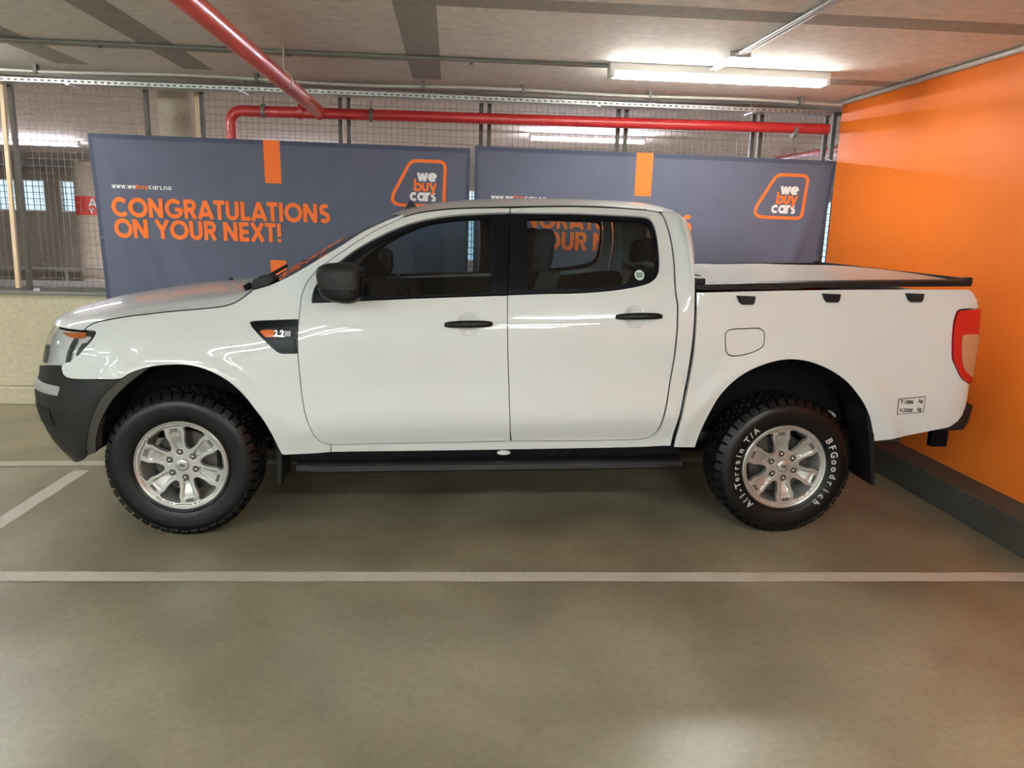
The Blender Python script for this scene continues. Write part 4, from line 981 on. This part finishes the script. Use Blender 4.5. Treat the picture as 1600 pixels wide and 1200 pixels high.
for px, py in ((1165, 469.5), (1298, 466), (1428, 465.5)):
    s_, z_ = on(px, py)
    for sd in (-1, 1):
        mb = MB(); pr = [(-.052, .024), (.048, .022), (.044, -.010), (.034, -.022), (-.022, -.022), (-.036, -.010)]; n = 6
        vs = [];
        for k, (o_, sc_) in enumerate(((-.006, 1.0), (.016, 1.0), (.024, .82))):
            for a, b in pr: q = Sd(s_+a*sc_, z_+b*sc_, -o_); vs.append((q[0], -sd*q[1], q[2]) if sd > 0 else q)
        fs = [(k*n+i, k*n+(i+1) % n, (k+1)*n+(i+1) % n, (k+1)*n+i) for k in range(2) for i in range(n)]+[tuple(range(2*n, 3*n))]
        mb.add(vs, fs).build('tie_down_hook', M['trim'], TR, bevel=.002)
# weight sticker
st = onp([(1403.5, 623, 1), (1446.5, 619, 1), (1443, 644.5, 1), (1401, 648, 1)])
panel('weight_sticker', st, M['ink'], TR, depth=-.0008, flange=0, gap=0, step=.05)
sti = onp([(1404.7, 624.2, 1), (1445.3, 620.3, 1), (1442, 643.4, 1), (1402.2, 646.9, 1)])
ws = [c for c in TR.children if c.name.startswith('weight_sticker')][0]
panel('sticker_face', sti, Wt, ws, depth=-.0014, flange=0, gap=0, step=.05)
for tx, px, py in (('T.1886', 1406, 630.5), ('kg', 1434.5, 628.5), ('V.3200', 1404.5, 643.4), ('kg', 1432.5, 641.5)):
    decal(tx, px, py, .027, M['ink'], 'sticker_text', ws, offset=.0012, out=.0022, shear=.08)
# round sticker on rear quarter of the window
s_, z_ = on(999, 430)
vs = [Sd(s_+.026*math.cos(a), z_+.026*math.sin(a), -.001) for a in np.linspace(0, 2*PI, 25)[:-1]]; MB().add(vs, [tuple(range(24))]).build('window_sticker', M['greenst'], TR, recalc=False)
w2 = [c for c in TR.children if c.name.startswith('window_sticker')][0]
for dz in (.009, 0, -.009): MB().add([Sd(s_+a, z_+b+dz, -.002) for a, b in ((-.017, -.0022), (.017, -.0022), (.017, .0022), (-.017, .0022))], [(0, 1, 2, 3)]).build('sticker_text', M['under'], w2, recalc=False)
# ---- door handles with cups
for (px, py) in ((732, 507), (998, 495)):
    s_, z_ = on(px, py)
    for sd in (-1, 1):
        fl_ = lambda q: (q[0], -q[1], q[2]) if sd > 0 else q
        pts = []; n = 12; rows = []
        for i in range(n+1):
            u = i/n*2-1; o_ = .026*(1-abs(u)**4)+.004; hh = .0165*(1-.25*abs(u)**3) if abs(u) < .99 else .010
            rows.append([fl_(Sd(s_+u*.122, z_+.004*u+hh*math.cos(a), -(o_+.010*math.sin(a)))) for a in np.linspace(0, 2*PI, 11)[:-1]])
        mb = MB().grid(rows, cv=True); mb.add(rows[0], [tuple(range(10))]); mb.add(rows[-1], [tuple(range(9, -1, -1))])
        hd = mb.build('door_handle', M['trim'], TR, smooth=50)
        cs = s_-.0 if px < 800 else s_-.02
        c0, c1 = cs, z_
        panel('handle_cup', cup(px, py, 0 if px < 800 else -.02), Wt, TR, side=sd, gap=-.001, flange=0, step=.012, surf=lambda a, b, d=0: Sd(a, b, .0008+.020*max(0, 1-((a-c0)**2+(b-c1)**2)/.056**2)))
# ---- mirrors
def sq(c): return math.copysign(abs(c)**.55, c)
for sd in (-1, 1):
    c = at(531, 442, Y=-1.05); mr = MB(); rows = []
    n = 20
    for i in range(n+1):
        ph = -PI/2+PI*i/n; row = []
        for j in range(28):
            th = 2*PI*j/28; cx_ = sq(math.cos(ph)); X = .108*cx_*sq(math.cos(th)); Zc = .098*cx_*sq(math.sin(th)); Yc = .098*sq(math.sin(ph))
            # taper: forward (−x) side rounder and slimmer
            k = 1-.30*sstep(.02, -.12, X); X2 = X+.0; row.append((c.x+X2+.015*(Zc/.1)*(-1 if X < 0 else 0), sd*(1.03)+sd*Yc*k, c.z+Zc*(1-.12*sstep(.03, -.11, X))-.0))
        rows.append(row)
    m1 = mr.grid(rows, cv=True).build('side_mirror', M['bumper'], TR, smooth=True)
    rows2 = [[(c.x+(p[0]-c.x)*1.012, p[1]*1.003 if i else p[1], c.z+(p[2]-c.z)*1.02) for p in r] for i, r in enumerate(rows)]
    MB().grid([[(p[0], p[1], min(p[2], c.z-.030)) for p in r] for r in rows2], cv=True).build('mirror_skirt', M['trim'], m1, smooth=True)
    pts = [(c.x+.02, sd*.94, c.z-.05), (c.x+.045, sd*.86, c.z-.075)]
    MB().tube(pts, .04, 12).build('mirror_arm', M['seal'], m1, smooth=50)
    MB().tube([(c.x-.09, sd*1.045, c.z-.028), (c.x+.085, sd*1.045, c.z-.028)], .088, 20).xf(Matrix.Identity(4))
    rows = [[(c.x+.106, sd*(1.03+.075*a), c.z+.08*b) for b in np.linspace(-1, 1, 4)] for a in np.linspace(-1, 1, 4)]
    MB().grid(rows).build('mirror_glass', M['mirrorglass'], m1)
    tri = onp([(490, 471, 1), (491, 461), (496, 448), (505, 436), (530, 424, 1), (553, 440, 1), (555, 468, 1)])
    panel('mirror_mount', tri, M['seal'], m1, side=sd, depth=-.006, flange=.01, gap=0)

# ---- wheels
def wheel(hx, y0, sd, lettered, lab):
    """y0 = outer face plane (abs), sd=-1 near side"""
    R_ = .385
    # rim face: disc with six openings
    out = [(.2255*math.cos(a), .2255*math.sin(a)) for a in np.linspace(0, 2*PI, 73)[:-1]]
    base = math.radians(99)
    holes = []
    for k in range(6):
        am = base+PI/6+k*PI/3
        pts = [(.098, -.13), (.135, -.235), (.172, -.235), (.205, -.265, 1), (.2095, 0.0), (.205, .265, 1), (.172, .235), (.135, .235), (.098, .13), (.092, 0)]
        holes.append([(r*math.cos(am+a), r*math.sin(am+a)) for r, a, *_ in pts])
    def face(u, v, d=0):
        r = math.hypot(u, v); th = math.atan2(v, u); dep = .012
        if r < .205: dep = .016+.010*sstep(.20, .08, r)-.004
        k = round((th-base)/(PI/3)); da = (th-base-k*PI/3); t_ = da*r          # across-spoke metres
        if .088 < r < .190:
            wch = .015+.20*(r-.088)
            dep += .018*(1-sstep(wch*.8, wch, abs(t_)))*(1-sstep(.176, .186, r))*(.35+.65*sstep(.165, .10, r))
        nr = .070
        dd_ = math.hypot(r*math.cos(da)-nr, r*math.sin(da)); dep += .014*(1-sstep(.011, .018, dd_)) 
        if r > .210: dep = .012-.012*sstep(.211, .217, r)
        return (hx+u, -(y0-dep) + 0*d + (d if d else 0), .385+v)
    nm = 'wheel'
    def sfc(u, v, d=0): p = face(u, v); return (p[0], p[1]+d, p[2])
    w_ = panel(nm, out, M['alloy'], TR, holes=holes, surf=sfc, gap=0, step=.0065, flange=.03, side=sd, label=lab)
    # rim barrel
    mb = MB(); mb.lathe([(.2255, -y0+.0), (.232, -y0-.004), (.238, -y0+.0), (.238, -y0+.02), (.236, -y0+.2), (.205, -y0+.2), (.205, -y0+.03), (.212, -y0+.012), (.2255, -y0+.0)], (hx, 0, .385), 72)
    def fin(mb, name, m, sm=True, **kw):
        if sd > 0: mb.v = [(a, -b, c) for a, b, c in mb.v]
        return mb.build(name, m, w_, smooth=sm, **kw)
    fin(mb, 'rim_barrel', M['alloy'], 40)
    # small slots near the spoke ends, their shade painted as flat dark quads
    for k in range(6):
        a = base+k*PI/3; mbs = MB(); c_, s__ = math.cos(a), math.sin(a); pts = []
        for (r, t_) in ((.183, -.019), (.200, -.021), (.200, .021), (.183, .019)): pts.append((hx+r*c_-t_*s__, -(y0-.0095), .385+r*s__+t_*c_))
        mbs.add(pts, [(0, 1, 2, 3)]); fin(mbs, 'spoke_slot', M['alloyd'], False)
        npk = MB(); npk.add([(hx+.070*c_+.0155*math.cos(t), -(y0-.0215), .385+.070*s__+.0155*math.sin(t)) for t in np.linspace(0, 2*PI, 17)[:-1]], [tuple(range(16))]); fin(npk, 'nut_recess_shade', M['disc'], False)  # flat dark disc paints the shade inside the nut pocket
        mbn = MB(); cx_, cz_ = hx+.070*c_, .385+.070*s__
        mbn.lathe([(0.0001, -y0+.016), (.006, -y0+.017), (.0095, -y0+.021), (.0105, -y0+.045)], (cx_, 0, cz_), 12); fin(mbn, 'lug_nut', M['nut'])
    cap = MB(); cap.lathe([(.0001, -y0+.010), (.02, -y0+.0105), (.030, -y0+.013), (.034, -y0+.017), (.035, -y0+.03)], (hx, 0, .385), 32); fin(cap, 'centre_cap', M['alloy'])
    ov = MB(); ov.add([(hx+.017*math.cos(a), -y0+.0098, .385+.008*math.sin(a)) for a in np.linspace(0, 2*PI, 25)[:-1]], [tuple(range(24))]); fin(ov, 'cap_badge', M['alloyd'], False)
    bd = MB(); bd.lathe([(.03, -y0+.10), (.165, -y0+.10), (.165, -y0+.125), (.03, -y0+.125)], (hx, 0, .385), 48); bd.box(hx+.06, hx+.16, -y0+.075, -y0+.15, .385-.06, .385+.08); fin(bd, 'brake_disc', M['disc'], 30)
    # tyre
    Wd = .262; yo = -y0-.004
    prof = [(.232, 0.012), (.238, .004), (.250, -.002), (.262, -.0065), (.28, -.011), (.305, -.014), (.322, -.014), (.338, -.011), (.350, -.005), (.357, .0), (.362, .010), (.372, .030), (.3755, .06), (.377, Wd/2-.004)]
    prof = prof+[(r, Wd-.012-b) for r, b in prof[::-1]]
    ty = MB(); ty.lathe([(r, yo+b) for r, b in prof], (hx, 0, .385), 120)
    ty.lathe([(.246, yo-.006), (.249, yo-.0085), (.252, yo-.006)], (hx, 0, .385), 90)
    # tread lugs
    N_ = 44
    for k in range(N_):
        a0 = 2*PI*k/N_
        for side_ in (0, 1):
            a1 = a0+(PI/N_ if side_ else 0)
            big = (k % 2 == 0)
            def pt(r, b, a): b = b if not side_ else Wd-.012-b; return (hx+r*math.cos(a), yo+b, .385+r*math.sin(a))
            da = 2*PI/N_*.42
            L1 = [(.354 if big else .357, -.0055 if big else -.004), (.366, .001), (.386, .022), (.3865, .055)]
            inner = [(.340, .0), (.352, .01), (.365, .03), (.372, .055)]
            vs = [pt(r, b, a1-da) for r, b in L1]+[pt(r, b, a1+da*.8) for r, b in L1]+[pt(r, b, a1-da) for r, b in inner]+[pt(r, b, a1+da*.8) for r, b in inner]
            fs = [(i, i+1, i+5, i+4) for i in range(3)]+[(8+i, 9+i, i+1, i) for i in range(3)]+[(4+i, 5+i, 13+i, 12+i) for i in range(3)]+[(3, 7, 15, 11), (0, 4, 12, 8)]
            ty.add(vs, fs)
        for row, (b0, b1, off) in enumerate(((.066, .104, .25), (.112, .142, .7), (.150, .186, .1))):
            a1 = a0+off*2*PI/N_; da = 2*PI/N_*.36
            vs = [(hx+r*math.cos(a), yo+b, .385+r*math.sin(a)) for r in (.374, .387) for b, a in ((b0, a1-da), (b1, a1-da*.5), (b1, a1+da), (b0, a1+da*.6))]
            ty.add(vs, [(4, 5, 6, 7), (0, 1, 5, 4), (1, 2, 6, 5), (2, 3, 7, 6), (3, 0, 4, 7)])
    fin(ty, 'tyre', M['tyre'], 35)
    for txt, start, span, sz in (('All-Terrain T/A', 232, -104, .050), ('BFGoodrich', 38, -88, .050)):
        lt = MB(); n = len(txt); 
        for i, ch in enumerate(txt):
            if ch == ' ': continue
            vs, fs = font_mesh(ch, sz, .0012); xs_ = [v[0] for v in vs]; mid = (min(xs_)+max(xs_))/2
            a = math.radians(start+span*(i+.5)/n); ra = .262
            nv = []
            for x, y, z in vs:
                xx = (x-mid); yy = ra+y; aa = a-xx/(.28)  # bend along the circle (clockwise)
                dep = np.interp(yy, [.238, .262, .28, .305, .322], [.004, -.0065, -.011, -.014, -.014])
                nv.append((hx+yy*math.cos(aa), yo+dep-.0022, .385+yy*math.sin(aa)))
            lt.add(nv, fs)
        fin(lt, 'sidewall_lettering', M['letters'] if lettered else M['tyre'], False, recalc=False)
    return w_
wheel(0, .905, -1, False, 'front wheel with plain black sidewall'); wheel(3.22, .905, -1, True, 'rear wheel with raised white sidewall lettering')
wheel(0, .905, 1, False, 'far side front wheel'); wheel(3.22, .905, 1, True, 'far side rear wheel')
# ---- wheel arch liners, mud flaps
for arch in (archF, archR):
    P = smooth_poly(onp([(flare_in[-1][0], flare_in[-1][1])]+flare_in[-2:0:-1]+archF[3:]) if arch is archF else onp(archR), .04, closed=False)
    for sd in (-1, 1):
        rows = []
        for s_, z_ in P:
            q = Sd(s_, z_, .012); rows.append([(q[0], sd*yy, q[2]) for yy in (abs(q[1]), .80, .66, .56)])
        mb = MB().grid(rows); mb.build('wheel_arch_liner', M['under'], TR, smooth=True)
        c0_ = [(r[3][0], r[3][2]) for r in rows]; poly = [(x, sd*.56, z) for x, z in c0_]
        MB().add(poly, [tuple(range(len(poly)))]).build('inner_arch_wall', M['under'], TR)
for (pts, yy) in (([(418, 656), (424, 654), (441, 712), (440, 752), (436, 752), (430, 700)], -.90),):
    pass
for sd in (-1, 1):
    for pts in ([(418, 655), (424, 655), (433, 685), (441, 712), (440, 756), (434, 754), (432, 700), (424, 672)], [(1352, 640), (1357, 640), (1364, 670), (1367, 700), (1366, 759), (1361, 758), (1358, 690)]):
        pp = [at(a, b, Y=-.90) for a, b in pts]; mb = MB(); mb.prism([(p.x, p.z) for p in pp], sd*.905, sd*.66)
        mb.build('mud_flap', M['trim'], TR, bevel=.002)
# ---- sill, side step
for sd in (-1, 1):
    mb = MB(); a = at(456, 713, Y=-.86); b = at(1060, 702, Y=-.86)
    rows = []
    for i in range(25):
        t_ = i/24; x = a.x+(b.x-a.x)*t_; zt_ = (a.z+(b.z-a.z)*t_)+.012
        rows.append([(x, sd*.80, zt_+.05), (x, sd*.868, zt_+.02), (x, sd*.872, zt_-.02), (x, sd*.86, zt_-.045), (x, sd*.70, zt_-.06), (x, sd*.6, zt_-.05)])
    MB().grid(rows).build('sill_panel', M['under'], TR, smooth=40)
    a = at(462, 741, Y=-.95); b = at(1066, 733, Y=-.95)
    za, zb_ = a.z, b.z; rows = []
    for i in range(41):
        t_ = i/40; x = a.x+(b.x-a.x)*t_; z = za+(zb_-za)*t_+.0; e = 1 if 0 < i < 40 else .5
        inn = .0 if 1 < i < 39 else .02
        rows.append([(x, sd*.74, z+.042), (x, sd*(.93-inn), z+.046), (x, sd*(.95-inn), z+.038), (x, sd*(.955-inn), z+.012), (x, sd*(.94-inn), z), (x, sd*.74, z+.004)])
    mb = MB().grid(rows, cv=True); mb.add(rows[0], [tuple(range(6))]); mb.add(rows[-1], [tuple(range(5, -1, -1))])
    stp = mb.build('side_step', M['trim'], TR, smooth=40)
    mb = MB()
    for k in range(5): mb.box(a.x+.04, b.x-.04, sd*(.78+.03*k)-.006, sd*(.78+.03*k)+.006, za+.043, (za+zb_)/2+.050)
    for x in (a.x+.15, (a.x+b.x)/2, b.x-.15): 
        MB().box(x-.03, x+.03, min(sd*.5, sd*.80), max(sd*.5, sd*.80), za-.0, za+.03).build('step_bracket', M['under'], stp)
    p = at(787, 707, Y=-.875)
    if sd < 0: MB().add([(p.x+.036*math.cos(t), -.878, p.z+.013*math.sin(t)) for t in np.linspace(0, 2*PI, 25)[:-1]]+[(p.x+.036*math.cos(t), -.868, p.z+.013*math.sin(t)) for t in np.linspace(0, 2*PI, 25)[:-1]], [tuple(range(24))]+[(i, (i+1) % 24, (i+1) % 24+24, i+24) for i in range(24)]).build('step_badge', M['badge'], TR)
# ---- underbody, firewall, bed box, inner structure
mb = MB(); mb.box(.50, 2.62, -.80, .80, .40, .50); mb.build('cab_floor', M['under'], TR)
mb = MB()
for y in (-.46, .46): mb.box(-.6, 4.12, y-.04, y+.04, .42, .56)
mb.box(-.55, -.45, -.5, .5, .40, .52); mb.box(1.2, 1.3, -.5, .5, .40, .5); mb.box(2.5, 2.6, -.5, .5, .42, .55)
mb.build('chassis_frame', M['steelr'], TR)
mb = MB(); mb.tube([(3.22, -.80, .385), (3.22, .80, .385)], .045, 14); mb.tube([(3.22, -.14, .385), (3.22, .14, .385)], .15, 18); mb.build('rear_axle', M['steelr'], TR, smooth=40)
MB().tube([(0, -.80, .385), (0, .80, .385)], .04, 12).build('front_axle', M['steelr'], TR, smooth=40)
for sd in (-1, 1):
    MB().bar((2.55, sd*.55, .47), (3.95, sd*.55, .50), .06, .045).build('leaf_spring', M['steelr'], TR)
    MB().tube([(3.45, sd*.62, .42), (3.62, sd*.60, .62)], .03, 10).build('shock_absorber', M['grey'], TR, smooth=40)
MB().box(.50, .545, -.80, .80, .48, 1.16).build('firewall', M['under'], TR)
MB().box(-.42, .50, -.50, .50, .50, 1.02).build('engine_block', M['under'], TR)
MB().box(-.66, -.62, -.62, .62, .45, 1.02).build('radiator', M['under'], TR)
mb = MB(); mb.box(2.72, 4.16, -.60, .60, .58, .61); mb.box(2.72, 4.16, -.86, -.60, 1.02, 1.04); mb.box(2.72, 4.16, .60, .86, 1.02, 1.04); mb.box(2.70, 2.74, -.86, .86, .55, 1.31); mb.build('bed_floor', M['under'], TR)
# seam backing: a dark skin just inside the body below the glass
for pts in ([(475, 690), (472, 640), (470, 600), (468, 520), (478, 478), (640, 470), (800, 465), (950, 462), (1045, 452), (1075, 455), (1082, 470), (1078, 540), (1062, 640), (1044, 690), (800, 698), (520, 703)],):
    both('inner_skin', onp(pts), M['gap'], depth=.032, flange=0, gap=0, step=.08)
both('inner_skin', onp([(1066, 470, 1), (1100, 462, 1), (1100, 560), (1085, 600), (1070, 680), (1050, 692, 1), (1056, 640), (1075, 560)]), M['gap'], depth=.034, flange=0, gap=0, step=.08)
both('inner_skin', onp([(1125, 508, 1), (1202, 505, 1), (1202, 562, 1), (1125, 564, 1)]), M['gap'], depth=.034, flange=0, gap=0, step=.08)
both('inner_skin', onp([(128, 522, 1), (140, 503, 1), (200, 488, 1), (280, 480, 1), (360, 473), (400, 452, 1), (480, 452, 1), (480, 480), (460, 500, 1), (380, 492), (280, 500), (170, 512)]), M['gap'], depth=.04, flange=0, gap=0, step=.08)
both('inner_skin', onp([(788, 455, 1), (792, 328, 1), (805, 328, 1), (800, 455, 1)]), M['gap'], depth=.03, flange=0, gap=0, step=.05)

# ---- cabin
def seat(x, y, w_, name='front_seat'):
    b = MB(); b.box(x-.42, x+.10, y-w_, y+w_, .72, .86); s_ = b.build(name, M['seat'], TR, bevel=.04)
    m = MB(); lean = .18
    rows = []
    for i in range(9):
        t_ = i/8; zc2 = .84+.56*t_; xc2 = x+.03+lean*t_; wd = w_*(1-.18*t_**2)
        rows.append([(xc2-.06, y-wd, zc2), (xc2-.075, y, zc2), (xc2-.06, y+wd, zc2), (xc2+.06, y+wd, zc2), (xc2+.07, y, zc2), (xc2+.06, y-wd, zc2)])
    m.grid(rows, cv=True); m.add(rows[0], [tuple(range(6))]); m.add(rows[-1], [tuple(range(5, -1, -1))]); m.build('backrest', M['seat'], s_, smooth=50)
    return s_
def headrest(parent, cx_, cy_, cz_, wx=.062, wy=.13, wz=.10, post=True):
    rows = []
    for i in range(17):
        ph = -PI/2+PI*i/16; rows.append([(cx_+wx*sq(math.cos(ph))*sq(math.cos(th))+.02*sq(math.cos(ph))*math.sin(th), cy_+wy*sq(math.sin(ph)), cz_+wz*sq(math.cos(ph))*sq(math.sin(th))) for th in np.linspace(0, 2*PI, 21)[:-1]])
    MB().grid(rows, cv=True).build('headrest', M['seat'], parent, smooth=True)
    if post:
        m = MB()
        for dy in (-.045, .045): m.tube([(cx_+.0, cy_+dy, cz_-wz+.01), (cx_-.01, cy_+dy, cz_-wz-.10)], .006, 8)
        m.build('headrest_post', M['nut'], parent)
hp = at(843, 393, Y=-.40)
for sd in (-1, 1):
    s_ = seat(hp.x-.17, sd*.40, .24); headrest(s_, hp.x+.005, sd*.40, hp.z, .070, .12, .128)
sb = seat(2.52, 0, .66, 'rear_bench')
for y in (-.42, .42): headrest(sb, 2.66, y, 1.50, .05, .12, .08, post=False)
mb = MB(); rows = []
for i in range(13):
    y = -.78+1.56*i/12; rows.append([(.56, y, 1.18), (.72, y, 1.225), (.86, y, 1.22), (.97, y, 1.14), (.96, y, .95), (.80, y, .80), (.56, y, .78)])
d_ = MB().grid(rows).build('dashboard', M['dash'], TR, smooth=40)
rows = []
st_c = Vector((1.12, .38, 1.13)); ax = Vector((.86, 0, .5)).normalized(); e1 = Vector((0, 1, 0)); e2 = ax.cross(e1)
pts = [st_c+(e1*math.cos(a)+e2*math.sin(a))*.185 for a in np.linspace(0, 2*PI, 33)]
m = MB(); m.tube(pts, .015, 8, caps=False); m.tube([st_c, st_c-ax*.25], .03, 10); m.bar(st_c-e1*.18, st_c+e1*.18, .05, .02); m.bar(st_c, st_c-e2*.18, .04, .02); m.build('steering_wheel', M['seal'], d_, smooth=50)
m = MB(); m.box(.98, 1.00, -.10, .10, 1.56, 1.62); m.build('rear_view_mirror', M['seal'], TR, bevel=.006)
# head lining and pillar trims
rows = []
for i in range(15):
    t_ = i/14; r = roofrow(t_)[::4]; rows.append([(p.x, p.y*.985, p.z-.028) for p in r])
MB().grid(rows).build('headliner', M['headl'], TR, smooth=True)
